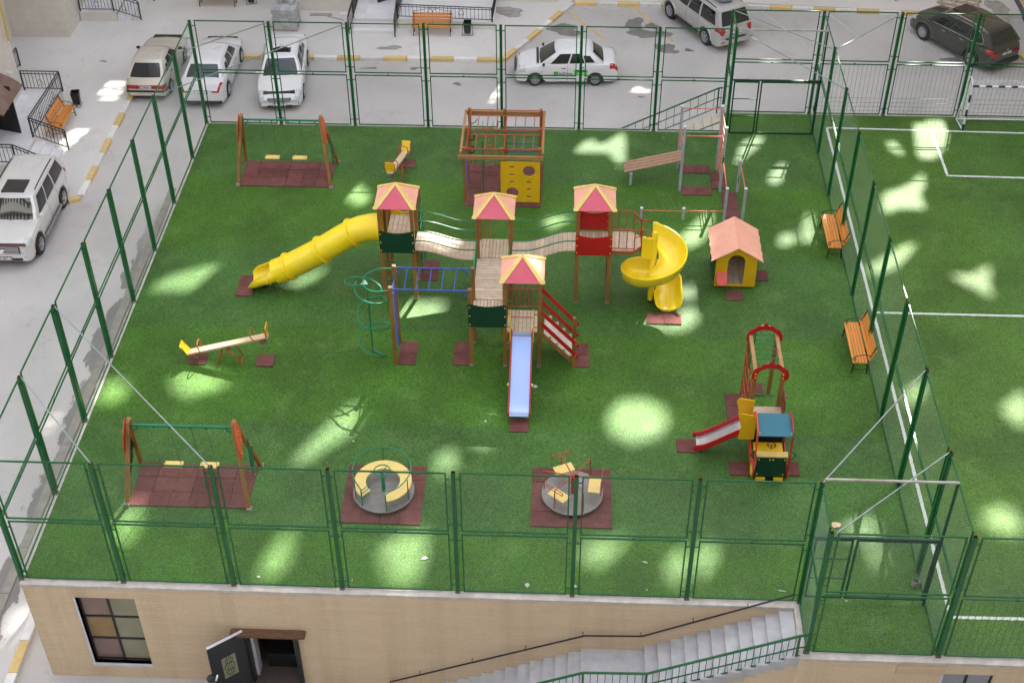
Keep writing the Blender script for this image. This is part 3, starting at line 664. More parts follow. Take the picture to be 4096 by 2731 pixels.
# ---------------------------------------------------------------- swings
def petal(n, top_w=.5):
    return n
def swing(label, oy):
    t = thing('swing_set', label, 'swing', (3.43,3.14+oy,0), 0, 'swing sets')
    Y = lambda y: y+oy
    A = {'L': ((1.90,2.42),(1.87,3.88),2.14), 'R': ((4.97,2.36),(4.99,3.88),4.70)}
    for s_, (f, bk, ax) in A.items():
        for p, dy in ((f,-.03),(bk,.08)):
            top = (ax, Y(3.14+dy*.9), 2.22)
            MB().bar((p[0],Y(p[1]),0), top, .095, .095, up=(1,0,0)).build('leg', WOODB, t)
            MB().box(p[0]-.06,Y(p[1])-.06,0,p[0]+.06,Y(p[1])+.06,.10).build('foot', pm('zinc_foot', (.30,.29,.27), .6, .2, 10), t)
    MB().tube([(2.14,Y(3.14),2.08),(4.70,Y(3.14),2.08)], .036, 8).build('top_beam', GTUBE, t, smooth=True)
    for x, d in ((2.16,1),(4.68,-1)):
        MB().tube([(x+d*.02,Y(3.14),1.90)]+[(x+d*(.02+.16*math.sin(k*math.pi/8)),Y(3.14),1.90+.14*(1-math.cos(k*math.pi/8))) for k in range(1,5)], .018, 6).build('corner_brace', GTUBE, t, smooth=True)
    # leaf shaped boards on the outer sides
    def leafpoly(L_, W_, scal=0):
        pts = []
        for i in range(21):
            u = i/20; w_ = W_*(math.sin(math.pi*u**.8)**.8)*(1+scal*.18*math.cos(u*20)); pts.append((u*L_, w_))
        for i in range(19,0,-1):
            u = i/20; pts.append((u*L_, -W_*.55*math.sin(math.pi*u)))
        return pts
    for s_, (f, bk, ax) in A.items():
        sg = -1 if s_ == 'L' else 1; p0 = V((f[0],Y(f[1]),0)); p1 = V((ax,Y(3.11),2.22)); d = (p0-p1).normalized()
        side = V((0,1,0))-d*d.y; side.normalize(); n_ = V((sg,0,0))
        b = MB(); o = p1+V((sg*.065,0,0))+V((0,0,.08)); b.plate(leafpoly(.98,.24), o, d, side, .022); lf_ = b.build('petal_board', ORED, t)
        c = MB()
        for u, v in ((.25,.03),(.3,-.06),(.55,.12),(.85,.03)): c.ball(o+d*u+side*v+n_*.02, .018, 6, 4)
        c.build('bolt_caps', BOLT, lf_)
        p0 = V((bk[0],Y(bk[1]),0)); p1 = V((ax,Y(3.17),2.22)); d = (p0-p1).normalized(); d2 = V((sg*.10,-.30,-1)).normalized(); side = V((0,1,0))-d2*d2.y; side.normalize()
        o = p1+d*.95+V((sg*.07,0,.05)); b = MB(); b.plate(leafpoly(1.05,.19,1), o, d2, side, .022); l2 = b.build('leaf_board', DGRN if s_=='L' else pm('green_panel', (.008,.10,.055), .4, .08, 4), t)
        c = MB()
        for u, v in ((.08,.03),(.2,.1),(.85,.06),(.98,.0)): c.ball(o+d2*u+side*v+V((sg*.02,0,0)), .018, 6, 4)
        c.build('bolt_caps', BOLT, l2)
    for x in (2.92,3.83):
        s = MB().box(x-.235,Y(3.28),.50,x+.235,Y(3.48),.535).build('seat', PALE, t)
        for dx in (-.19,.19):
            MB().box(x+dx-.02,Y(3.11),2.0,x+dx+.02,Y(3.17),2.10).build('hanger', GTUBE, t)
            b = MB(); p, q = V((x+dx,Y(3.14),2.0)), V((x+dx,Y(3.38),.53)); n_ = 26
            for k in range(n_):
                a, e = p.lerp(q,k/n_), p.lerp(q,(k+1.25)/n_); b.bar(a,e,.017 if k%2 else .006,.006 if k%2 else .017)
            b.build('chain', CHAIN, t, kind='stuff')
    return t
sw = swing('near swing set with two pale yellow seats by the front fence', 0)
dup(sw, 'far swing set with two pale yellow seats by the back fence', (3.40,3.14+14.27,0))

# ---------------------------------------------------------------- seesaws
def seesaw(label, loc, rz, tilt=.27):
    t = thing('seesaw', label, 'seesaw', loc, rz, 'seesaws')   # local x along plank, high end +x
    ct, sn = math.cos(tilt), math.sin(tilt); Pp = lambda u, y, h=0: V((u*ct-h*sn, y, .60+u*sn+h*ct))
    MB().bar(Pp(-1.2,0), Pp(1.2,0), .21, .06).build('plank', pm('pale_plank', (.66,.50,.31), .55, .1, 6, stretch=(.4,3,3)), t, local=True)
    for sgn, bs_ in ((-1,1),(1,1)):
        e = 1.17*sgn
        b = MB(); u = e; nrm = V((0,0,1)); a, c = Pp(e,0,.03), Pp(e+.10*sgn,0,.36)
        b.bar(a, c, .025, .30, up=(0,1,0)); b.build('backrest', BOLT if sgn < 0 else YEL, t, local=True)
        pts = smooth_path([Pp(.80*sgn,-.14,.0),Pp(.78*sgn,-.15,.24),Pp(.78*sgn,0,.30),Pp(.78*sgn,.15,.24),Pp(.80*sgn,.14,.0)], 5); MB().tube(pts, .016, 6).build('handle', RTUBE, t, smooth=True, local=True)
        b = MB(); b.tube([Pp(e+.02*sgn,-.15,.05),Pp(e+.06*sgn,-.15,.30)], .016, 6).tube([Pp(e+.02*sgn,.15,.05),Pp(e+.06*sgn,.15,.30)], .016, 6).tube([Pp(.80*sgn,-.13,-.02),Pp(e,-.15,.02)], .014, 6).tube([Pp(.80*sgn,.13,-.02),Pp(e,.15,.02)], .014, 6); b.build('seat_frame', RTUBE, t, local=True)
        b = MB(); c = Pp(1.0*sgn,0,-.13); b.lathe([(.0,-.07),(.09,-.07),(.105,-.04),(.105,.04),(.09,.07),(0,.07)], c, 12, 'y'); b.build('rubber_bumper', pm('worn_tyre', (.20,.17,.15), .8, .3), t, local=True, smooth=True)
    for y in (-.17,.17):
        pts = smooth_path([(-.32,y*1.1,0),(-.20,y,.34),(0,y*.8,.46),(.20,y,.34),(.32,y*1.1,0)], 5); MB().tube(pts, .02, 6).build('base_hoop', RTUBE, t, smooth=True, local=True)
    b = MB(); b.tube([(0,-.16,.47),(0,.16,.47)], .03, 8).box(-.05,-.05,.46,.05,.05,.58).tube([(-.32,-.18,.02),(-.32,.18,.02)],.015,6).tube([(.32,-.18,.02),(.32,.18,.02)],.015,6); b.build('pivot', RTUBE, t, local=True)
    return t
ss = seesaw('near seesaw of pale plank with its yellow backrest end down', (3.37,7.98,0), .02)
dup(ss, 'far seesaw seen end on in front of the back fence', (7.09,17.38,0), R(-96))

# ---------------------------------------------------------------- play castle
cs = thing('play_castle', 'big play castle with four red roofed towers, wavy bridges and yellow slides', 'playground', (10.6,10,0))
def post(x, y, z1, z0=0): 
    MB().box(x-.05,y-.05,z0,x+.05,y+.05,z1).build('post', WOODB, cs)
    if z0 == 0: MB().box(x-.056,y-.056,0,x+.056,y+.056,.07).build('post_shoe', pm('zinc_foot',(.3,.29,.27)), cs)
CAPM = {}
def caps(parent, pts, r=.020):
    if r not in CAPM: CAPM[r] = MB().ball((0,0,0), r, 6, 4).mesh('bolt_cap', BOLT)
    off = V((0,0,0)); q = parent
    while q is not None: off = off+q.location; q = q.parent
    for p in pts: inst(CAPM[r], 'bolt_cap', parent, V(p)-off)
    return parent
def deck(x0, x1, y0, y1, z, n, along='y', mat=PLANK, th=.04):
    for i in range(n):
        g_ = .006; 
        if along == 'y':
            w_ = (x1-x0)/n; MB().box(x0+i*w_+g_,y0+random.uniform(-.003,.003),z-th,x0+(i+1)*w_-g_,y1,z+random.uniform(-.003,.003)).build('floor_plank', mat, cs)
        else:
            w_ = (y1-y0)/n; MB().box(x0+random.uniform(-.003,.003),y0+i*w_+g_,z-th,x1,y0+(i+1)*w_-g_,z+random.uniform(-.003,.003)).build('floor_plank', mat, cs)
    MB().box(x0+.03,y0+.03,z-th-.10,x1-.03,y0+.08,z-th-.002).build('floor_joist', WOODB, cs); MB().box(x0+.03,y1-.08,z-th-.10,x1-.03,y1-.03,z-th-.002).build('floor_joist', WOODB, cs)
def roof(cx, cy, ze, rise=.50, h=.585):
    ap = V((cx,cy,ze+rise)); C = [V((cx+a*h,cy+b*h,ze)) for a,b in ((-1,-1),(1,-1),(1,1),(-1,1))]
    rf = None
    for i in range(4):
        a, b = C[i], C[(i+1)%4]; n_ = (b-a).cross(ap-a).normalized(); q = MB()
        q.add([a,b,ap,a-n_*.02,b-n_*.02,ap-n_*.02], [(0,1,2),(5,4,3),(0,3,4,1),(1,4,5,2),(2,5,3,0)]); q.build('roof_panel', SALM_SHADED if i in (0,) else SALM, cs)  # front panel takes the shaded copy, the other sides the lit one
    for i in range(4):
        a = C[i]; n1 = (C[(i+1)%4]-a).cross(ap-a).normalized(); n0 = (a-C[i-1]).cross(ap-a).normalized()
        for nn, other in ((n1,C[(i+1)%4]),(n0,C[i-1])):
            d = (ap-a).normalized(); s_ = (other-a).normalized(); s_ = (s_-d*s_.dot(d)).normalized(); q = MB(); o = a-d*.01+nn*.004
            e = ap+d*.004+nn*.004; L_ = (e-o).length
            q.add([o,o+s_*.085+d*.06,e-d*.06+s_*.0+s_*.085*.55-d*.02,e, o+nn*.018,o+s_*.085+d*.06+nn*.018,e-d*.08+s_*.047+nn*.018,e+nn*.018], [(3,2,1,0),(4,5,6,7),(0,1,5,4),(1,2,6,5),(2,3,7,6),(3,0,4,7)])
            bt = q.build('roof_batten', PALE, cs); caps(bt, [o+d*L_*u+s_*.045+nn*.022 for u in (.12,.40,.68)], .016)
def guard(x0, x1, z0, z1, y, mat, dip=.07, th=.024, axis='x', nm='guard_panel'):
    n_ = 16; top = []
    for i in range(n_+1):
        u = i/n_; top.append((x0+(x1-x0)*u, z1-dip*(.5-.5*math.cos(2*math.pi*u))**.8 + .02*math.sin(math.pi*min(1,u*6))*(u<.17)))
    c = .04; poly = [(x0+c,z0),(x1-c,z0),(x1,z0+c)]+list(reversed(top))+[(x0,z0+c)]
    b = MB(); b.plate(poly, (0,y,0) if axis=='x' else (y,0,0), (1,0,0) if axis=='x' else (0,1,0), (0,0,1), th); g = b.build(nm, mat, cs)
    f = (lambda u,z: V((u,y-.02,z))) if axis=='x' else (lambda u,z: V((y+.02,u,z)))
    caps(g, [f(u,z) for u in (x0+.045,x1-.045) for z in (z0+.09,(z0+z1)/2,z1-.09)]); return g
T1, T3 = (7.38,8.29), (12.97,13.89)
for x in T1:
    for y, z in ((10.95,3.24),(11.87,3.24),(12.78,2.72)): post(x, y, z)
for x in T3:
    for y in (10.95,11.87): post(x, y, 3.31)
for x in (10.14,11.06):
    post(x, 10.95, 2.98); post(x, 11.87, 2.98)
for x, y, z in ((10.11,8.05,2.66),(10.13,9.02,2.64),(11.04,8.05,2.95),(11.97,8.05,2.95),(11.04,9.02,2.95),(11.97,9.02,2.95)): post(x, y, z)
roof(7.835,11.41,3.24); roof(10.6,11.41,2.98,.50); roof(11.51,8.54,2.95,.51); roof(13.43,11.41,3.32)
deck(7.43,8.24,10.98,11.84,1.80,6); deck(7.43,8.24,11.90,12.74,1.74,6)
deck(10.13,11.03,10.95,11.87,1.555,9); deck(10.11,11.0,9.03,10.93,1.55,15,'x'); deck(10.13,11.0,8.09,9.0,1.55,9)
deck(11.08,11.93,8.06,9.0,1.22,8); deck(13.02,13.86,10.98,11.86,1.90,9)
guard(7.33,8.34,1.70,2.44,10.89,DGRN); guard(10.05,11.09,1.42,2.18,7.99,DGRN); guard(12.91,13.95,1.76,2.44,10.89,RED); guard(12.98,13.88,1.93,2.58,11.90,RED)
# yellow walls of tower one: hole window at the back, slide entry at the left
b = MB(); b.plate([(7.40,1.66),(8.26,1.66),(8.26,2.50),(7.40,2.50)], (0,12.76,0), (1,0,0), (0,0,1), .025, [circ(7.83,2.06,.24)]); b.build('window_panel', YEL, cs)
b = MB(); b.plate([(10.92,1.62),(11.92,1.62),(11.92,3.0),(10.92,3.0)], (7.335,0,0), (0,1,0), (0,0,1), .03, [circ(11.41,2.24,.37)]); g = b.build('slide_entry_panel', YEL, cs)
caps(g, [(7.31,y,z) for y in (10.98,11.86) for z in (1.8,2.3,2.8)])
b = MB()
for z in (1.95,2.45): b.tube([(7.38,11.9,z),(7.38,12.75,z)], .016)
for k in range(6): b.tube([(7.38,12.0+.13*k,1.95),(7.38,12.0+.13*k,2.45)], .012)
b.build('rail_panel', RTUBE, cs)
for y in (11.95,12.25,12.6): pass
b = MB(); b.tube([(8.40,11.93,.15),(8.34,12.3,1.0),(8.30,12.35,2.6)], .018).tube([(8.40,12.72,.15),(8.34,12.72,2.4)], .018)
for k in range(8): b.tube([(8.38,11.95+.03*k,.3+.28*k),(8.37,12.72,.3+.28*k)], .014)
b.build('side_ladder', GTUBE, cs)
# wavy bridges
def wave(u): return .5+.5*math.cos(math.pi*u)
def bridge(x0, x1, z0, z1, n):
    Z = lambda x: z1+(z0-z1)*wave(min(1,max(0,((x-x0)/(x1-x0)-.10)/.72))) if z0 > z1 else z0+(z1-z0)*(1-wave(min(1,max(0,((x-x0)/(x1-x0)-.18)/.72))))
    for i in range(n):
        a = x0+(x1-x0)*i/n+.004; c = x0+(x1-x0)*(i+1)/n-.004; za, zc = Z(a), Z(c); y0, y1 = 10.93+random.uniform(-.004,.004), 11.87
        MB().add([(a,y0,za-.035),(c,y0,zc-.035),(c,y1,zc-.035),(a,y1,za-.035),(a,y0,za),(c,y0,zc),(c,y1,zc),(a,y1,za)], [(3,2,1,0),(4,5,6,7),(0,1,5,4),(1,2,6,5),(2,3,7,6),(3,0,4,7)]).build('bridge_plank', PLANK, cs)
    for y in (11.0,11.8):
        b = MB(); b.tube([(x0+(x1-x0)*k/14, y, Z(x0+(x1-x0)*k/14)-.06) for k in range(15)], .022); b.build('bridge_beam', GTUBE, cs)
    for y in (10.93,11.89):
        for dz in (.325,.655):
            MB().tube([(x0-.03,y,Z(x0)+dz)]+[(x0+(x1-x0)*k/16, y, Z(x0+(x1-x0)*k/16)+dz) for k in range(17)]+[(x1+.03,y,Z(x1)+dz)], .019, 6).build('bridge_rail', GTUBE, cs, smooth=True)
bridge(8.31,10.10,1.79,1.50,14); bridge(11.09,12.95,1.52,1.89,14)
# walkway side rails
for x in (10.11,11.05):
    b = MB()
    for dz in (.12,.62): b.tube([(x,9.05,1.55+dz),(x,10.93,1.55+dz)], .019)
    for k in range(7): b.tube([(x,9.2+.26*k,1.67),(x,9.2+.26*k,2.17)], .012)
    b.build('walkway_rail', GTUBE, cs)
b = MB(); b.bar((10.30,11.95,.15),(10.30,11.95,2.9),.03); b.bar((10.42,11.95,.15),(10.42,11.95,2.9),.03); b.build('red_pole_pair', ORED, cs)
# tube slide
def tube_slide():
    path = smooth_path([(7.34,11.41,2.25),(7.0,11.41,2.21),(6.5,11.41,2.02),(5.55,11.41,1.37),(4.55,11.40,.76),(4.12,11.39,.54)], 5); r_ = .385; n = 20; rings = []
    for i, p in enumerate(path):
        a = path[max(0,i-1)]; c = path[min(len(path)-1,i+1)]; d = (c-a).normalized(); y = V((0,1,0)); z = y.cross(d)*-1
        if z.z < 0: z = -z
        rings.append([p+r_*(math.cos(2*math.pi*j/n)*y+math.sin(2*math.pi*j/n)*z) for j in range(n)])
    b = MB(); b.loft(rings); o = b.build('tube_slide', YPL, cs, smooth=True)
    for p, d in ((V((6.48,11.41,2.01)),V((-.95,0,-.50))),(V((5.55,11.41,1.37)),V((-1,0,-.64))),(V((4.52,11.40,.745)),V((-1,0,-.54)))):
        d.normalize(); y = V((0,1,0)); z = d.cross(y); f = MB()
        prof = [(r_-.01,-.028),(r_+.048,-.028),(r_+.055,0),(r_+.048,.028),(r_-.01,.028)]
        f.loft([[p+d*h+rr*(math.cos(2*math.pi*j/24)*y+math.sin(2*math.pi*j/24)*z) for j in range(24)] for rr,h in prof]); fl = f.build('flange', YPL, o, smooth=True)
        caps(fl, [p+(r_+.03)*(math.cos(2*math.pi*j/12)*y+math.sin(2*math.pi*j/12)*z)-d*.033 for j in range(12)], .012)
    # open run out: rings whose upper part opens
    rings = []; ends = [(4.16,.555,1.0,.40),(4.08,.52,.62,.43),(3.98,.47,.40,.42),(3.82,.40,.46,.40),(3.66,.335,.42,.40),(3.52,.29,.22,.40),(3.44,.27,.05,.40),(3.37,.255,-.12,.38)]
    for x, zc, op, rr in ends:
        ring = []; lim = math.pi*(.5+.5*max(0,op))+min(0,op)*1.2      # half angle from the bottom
        for j in range(n+1):
            t = -lim+2*lim*j/n; ring.append(V((x-.10*(1-math.cos(t))*.5*(op<.9), 11.39+rr*math.sin(t), zc-rr*.62*math.cos(t)+(.0 if op>.9 else .02))))
        rings.append(ring)
    b = MB(); b.loft(rings, closed=False); inner = [[p+(V((p.x,11.39,zc+.1))-p).normalized()*.02 for p in rg] for rg,(x,zc,op,rr) in zip(rings,ends)]
    b.loft([list(reversed(r)) for r in inner], closed=False); k = n
    for i in range(len(rings)-1):
        b.add([rings[i][0],rings[i+1][0],inner[i+1][0],inner[i][0]],[(0,1,2,3)]); b.add([rings[i][k],rings[i+1][k],inner[i+1][k],inner[i][k]],[(3,2,1,0)])
    b.loft([rings[-1],inner[-1]], closed=False)
    b.build('slide_mouth', YPL, o, smooth=True)
    lip = MB(); lip.tube(rings[2], .028, 6); lip.tube([r[0] for r in rings[2:]]+rings[-1][1:-1]+[r[-1] for r in reversed(rings[2:])], .026, 6); lip.build('mouth_lip', YPL, o, smooth=True)
    MB().box(3.62,11.30,0,3.76,11.48,.12).build('slide_foot', BLACK, o)
tube_slide()
# red panel exit platform and spiral slide
plat = [(13.93,10.96),(14.56,10.96),(14.78,11.20),(14.78,11.66),(14.56,11.88),(13.93,11.88)]
for i in range(7):
    a, c = 13.94+.12*i, 13.94+.12*(i+1)-.006
    def lim(x): return max(0,(x-14.56)/(.22))*.24 if x > 14.56 else 0
    MB().plate([(a,10.96+lim(a)),(c,10.96+lim(c)),(c,11.88-lim(c)),(a,11.88-lim(a))], (0,0,1.885), (1,0,0), (0,1,0), .04).build('platform_plank', PLANK, cs)
b = MB(); pp = [V((x,y,1.83)) for x,y in plat]
for p, q in zip(pp, pp[1:]): b.bar(p,q,.05,.08)
b.build('platform_frame', RTUBE, cs)
for y, sg in ((10.95,-1),(11.89,1)):
    b = MB(); b.tube(smooth_path([(13.93,y,2.62),(14.45,y,2.62),(14.56,y-sg*.01,2.60),(14.80,y-sg*.20,2.50),(14.98,y-sg*.22,2.46),(15.03,y-sg*.15,2.40),(14.95,y-sg*.08,2.34),(14.80,y-sg*.14,2.30),(14.58,y-sg*.01,2.36)],4), .018, 6)
    b.tube([(13.93,y,1.98),(14.58,y,1.98)], .015)
    for x in (14.14,14.36): b.tube([(x,y,1.98),(x,y,2.61)], .013)
    b.tube([(14.58,y,1.90),(14.58,y,2.60)], .017); b.build('platform_railing', RTUBE, cs, smooth=True)
    MB().bar((14.79,y-sg*.22,1.78),(14.79,y-sg*.22,2.52),.03,.05).build('gate_post', RED, cs)
def spiral():
    c = V((15.17,11.05,0)); rings = []; N = 60; th0 = R(92); th1 = R(-338)
    prof = [(-.36,.12),(-.37,.17),(-.33,.17),(-.30,.05),(-.18,-.03),(0,-.05),(.18,-.02),(.31,.10),(.37,.30),(.40,.36),(.44,.36),(.43,.26),(.36,.04),(.2,-.09),(0,-.12),(-.2,-.10),(-.33,-.02)]
    for i in range(N+1):
        u = i/N; t = th0+(th1-th0)*u; z = 1.82-1.50*u; rr = .50
        if u < .03: z = 1.84
        er = V((math.cos(t),math.sin(t),0)); p = c+er*rr
        rings.append([p+er*a+V((0,0,z+h)) for a,h in prof])
    p = c+V((.50*math.cos(th1),.50*math.sin(th1),0))
    for k, (dy, z) in enumerate(((-.22,.25),(-.42,.20),(-.58,.18),(-.68,.17))):
        q = V((15.60+.015*k,11.22+dy,0)); s_ = (1,1,.97,.80)[k]; rings.append([q+V((a*s_+(-.0),0,z+(h if h < .05 else h*(1,.8,.45,.2)[k]))) for a,h in prof])
    b = MB(); b.loft(rings, cap0=True, cap1=True); o = b.build('spiral_slide', YPL, cs, smooth=True, angle=60)
    q = MB(); q.lathe([(0,0),(.085,0),(.085,2.36),(.06,2.40),(0,2.40)], (15.15,11.05,.1), 14); q.build('centre_pole', YPL, o, smooth=True)
    q = MB(); q.plate([(14.80,1.62),(15.10,1.62),(15.10,2.30),(14.84,2.34),(14.80,2.30)], (0,11.02,0),(1,0,0),(0,0,1),.10); q.build('entry_side', YPL, o)
    MB().box(15.08,10.98,0,15.22,11.12,.12).build('pole_base', BLACK, o)
    caps(o, [V((15.17+.93*math.cos(R(a)),11.05+.93*math.sin(R(a)),1.5-.0035*(60-a)*1.0)) for a in (60,20,-20,-60,-100)], .012)
spiral()
# metal slide with red sides
def slide_strip(xs, pts, th=.012):
    b = MB(); vs = []
    for y, z in pts: vs += [V((xs[0],y,z)),V((xs[1],y,z))]
    n = len(pts); vs2 = [p-V((0,0,th)) for p in vs]; fs = [(2*i,2*i+1,2*i+3,2*i+2) for i in range(n-1)]+[(2*n+2*i+2,2*n+2*i+3,2*n+2*i+1,2*n+2*i) for i in range(n-1)]
    return b.add(vs+vs2, fs)
P = smooth_path([(0,8.03,1.24),(0,7.86,1.22),(0,7.68,1.10),(0,6.6,.60),(0,6.0,.33),(0,5.72,.27)], 5)
o = slide_strip((11.25,11.76), [(p.y,p.z) for p in P]).build('metal_slide', SLIDEM, cs, smooth=True)
for x in (11.225,11.785):
    b = MB(); up = [(p.y,p.z+.10) for p in P]; lo = [(p.y,p.z-.06) for p in reversed(P)]; b.plate(up+lo, (x,0,0), (0,1,0), (0,0,1), .03); b.build('slide_side', RED, o)
    b = MB(); b.plate([(7.98,1.15),(8.06,1.15),(8.08,1.6),(8.06,2.0),(7.98,2.05),(7.90,1.8),(7.88,1.45),(7.80,1.1),(7.86,1.0)], (x+(.035 if x>11.5 else -.035),0,0), (0,1,0), (0,0,1), .025); b.build('slide_cheek', BOLT, o)
    MB().box(x-.02,6.55,0,x+.02,6.6,.56).build('slide_leg', BLACK, o); b = MB(); b.ball((x+(.03 if x>11.5 else -.03),6.6,.60),.045,8,5); b.build('leg_cap', PALE, o)
MB().tube([(11.2,8.0,1.78),(11.8,8.0,1.78)], .016, 6).build('hand_bar', RTUBE, o)
b = MB(); b.tube([(11.08,8.02,1.42),(11.2,8.02,1.42)],.014).tube([(11.8,8.02,1.42),(11.95,8.02,1.42)],.014).tube([(11.08,8.02,1.86),(11.2,8.02,1.86)],.014).tube([(11.8,8.02,1.86),(11.95,8.02,1.86)],.014); b.build('slide_tie', GTUBE, o)
# rear railing of tower four
b = MB(); b.tube([(11.08,9.0,1.96),(11.93,9.0,1.96)],.016).tube([(11.08,9.0,1.36),(11.93,9.0,1.36)],.016)
for x in (11.26,11.48,11.71):
    b.tube([(x-.06,9.0,1.36),(x-.06,9.0,2.0)]+[(x-.06*math.cos(k*math.pi/5),9.0,2.0+.07*math.sin(k*math.pi/5)) for k in range(1,5)]+[(x+.06,9.0,2.0),(x+.06,9.0,1.36)], .012, 5)
b.build('hoop_railing', RTUBE, cs, smooth=True)
# steps on the right with red sloping rails
MB().box(12.88,8.03,0,12.98,8.13,.96).build('newel_post', WOODB, cs); MB().box(12.88,8.97,0,12.98,9.07,.98).build('newel_post', WOODB, cs)
for y, zs in ((8.02,((2.0,.88),(1.62,.46))),(9.04,((1.98,.78),(1.54,.38)))):
    for za, zb in zs:
        b = MB(); b.plate([(0,-.05),(1.5,-.05),(1.55,0),(1.5,.05),(0,.05)], (12.0,y,za), V((.98,0,zb-za)).normalized(), (0,0,1), .03); b = MB(); d = V((.98,0,zb-za)); b.bar(V((11.97,y,za)),V((12.0,y,za))+d*1.06,.03,.11,up=(0,0,1)); g = b.build('stair_rail', RED, cs); caps(g, [V((12.0,y-.025,za))+d*1.0])
    MB().bar((12.0,y+(.05 if y<8.5 else -.05),1.20),(12.86,y+(.05 if y<8.5 else -.05),.22),.04,.11).build('stair_string', WOODB, cs)
for k in range(4): MB().box(12.10+.19*k,8.09,1.05-.215*k-.035,12.30+.19*k,9.0,1.05-.215*k).build('stair_tread', pm('worn_tread', (.62,.55,.47), .7, .12, 7), cs)
# blue overhead ladder and climbing ladder on the left
for x, y in ((8.0,8.0),(8.0,8.95)): MB().box(x-.05,y-.05,0,x+.05,y+.05,2.71).build('post', WOODB, cs)
MB().box(10.06,7.98,0,10.16,8.0,.01).build('shim', WOODB, cs)
b = MB(); [b.tube([(8.0,y,2.63),(10.12,y,2.63)], .024, 8) for y in (8.0,8.96)]
b.build('ladder_rail', BTUBE, cs, smooth=True)
for x in (8.37,8.69,9.02,9.36,9.70): MB().tube([(x,8.0,2.63),(x,8.96,2.63)], .016, 6).build('ladder_rung', BTUBE, cs)
b = MB()
for y in (8.0,8.96):
    for x, d in ((8.04,1),(10.08,-1)): b.tube([(x,y,2.45)]+[(x+d*.19*math.sin(k*math.pi/8),y,2.45+.17*(1-math.cos(k*math.pi/8))) for k in range(1,5)], .016, 6)
b.build('ladder_brace', BTUBE, cs)
for k in range(9): MB().tube([(8.0,8.04,.28+.26*k),(8.0,8.91,.28+.26*k)], .016, 6).build('wall_rung', BTUBE, cs)
# spiral climber
b = MB(); b.tube([(7.296,8.48,0),(7.296,8.48,2.42)], .022, 8); b.build('climber_pole', GTUBE, cs)
pts = []
for i in range(66):
    u = i/65; t = R(-40)-u*R(360*2.45); pts.append((7.30+.42*math.cos(t)+.08, 8.48+.42*math.sin(t), .12+2.28*u))
b = MB(); b.tube([(7.30,8.48,.12)]+pts, .026, 6); b.build('climber_coil', GTUBE, cs, smooth=True)
tp = smooth_path([(7.95,8.95,2.60),(7.6,8.95,2.58),(7.28,8.8,2.52),(7.18,8.5,2.44),(7.35,8.25,2.42),(7.62,8.05,2.50),(7.95,8.0,2.58)], 5)
b = MB(); b.tube(tp, .022, 6); b.tube(smooth_path([(7.22,8.47,2.42),(6.95,8.40,2.41),(6.72,8.50,2.41),(6.70,8.68,2.41),(6.95,8.78,2.41),(7.35,8.70,2.42),(7.65,8.45,2.40),(7.72,8.30,2.30)],5), .022, 6); b.build('climber_loop', GTUBE, cs, smooth=True)
MB().plate([(-.10,-.07),(.10,-.07),(.0,.13)], (7.24,8.5,2.44), (1,0,0), (0,1,0), .02).build('climber_plate', pm('pale_green_plate', (.35,.55,.42), .4, .1), cs)

# ---------------------------------------------------------------- wooden climbing frame at the back
cf = thing('climbing_frame', 'wooden climbing frame with red overhead ladders and a yellow board with holes', 'climbing frame', (10.57,17.02,0))
for x, y in ((9.4,15.85),(11.76,15.85),(9.4,17.03),(11.75,17.03),(9.42,18.21),(10.58,18.21),(11.75,18.21),(10.57,15.85)):
    MB().box(x-.05,y-.05,0,x+.05,y+.05,2.17).build('post', WOODB, cf); MB().box(x-.057,y-.057,0,x+.057,y+.057,.06).build('post_shoe', pm('zinc_foot',(.3,.29,.27)), cf)
LT = pm('light_beam', (.40,.215,.085), .5, .18, 5, stretch=(.4,3,3))
MB().box(9.22,15.73,1.80,11.88,15.79,1.93).build('beam', LT, cf); MB().box(9.26,18.27,1.90,11.90,18.33,2.03).build('beam', LT, cf)
MB().box(9.26,15.8,1.94,9.33,18.36,2.03).build('beam', LT, cf); MB().box(11.82,15.8,1.94,11.89,18.36,2.03).build('beam', LT, cf)
for ya, yb in ((17.10,17.98),(15.92,16.80)):
    for y in (ya,yb): MB().tube([(9.40,y,2.05),(11.75,y,2.05)], .020, 6).build('ladder_rail', RTUBE, cf)
    for k in range(7): MB().tube([(9.75+.30*k,ya,2.05),(9.75+.30*k,yb,2.05)], .015, 6).build('rung', RTUBE, cf)
for x in (9.40,11.75):
    for z in (2.08,2.16): MB().tube([(x+.07,15.85,z-.06),(x+.07,18.21,z-.06)], .014, 6).build('side_bar', RTUBE, cf)
for y in (15.85,18.21): MB().tube([(9.42,y,2.12),(11.74,y,2.12)], .015, 6).build('cross_bar', RTUBE, cf)
b = MB(); hl = [circ(11.435,1.38,.195,22), circ(10.91,.575,.195,22)]+[slot(10.895,z,.165,.075) for z in (1.52,1.245,.967)]+[slot(11.437,z,.165,.075) for z in (.97,.695,.413)]
b.plate([(10.545,.215),(11.785,.215),(11.785,1.71),(10.545,1.71)], (0,15.775,0), (1,0,0), (0,0,1), .025, hl); bd = b.build('climbing_board', YEL, cf)
caps(bd, [V((x,15.755,z)) for x in (10.58,11.75) for z in (.3,.75,1.2,1.65)], .014)
for k in range(5): MB().tube([(10.6,18.2,.27+.302*k),(11.74,18.2,.27+.302*k)], .018, 6).build('blue_bar', BTUBE, cf)
for k in range(5): MB().tube([(9.42,15.9,.45+.30*k),(9.40,16.98,.40+.30*k)], .018, 6).build('blue_bar', BTUBE, cf)
MB().tube([(9.95,16.40,0),(9.95,16.40,2.05)], .022, 8).build('green_pole', GTUBE, cf)
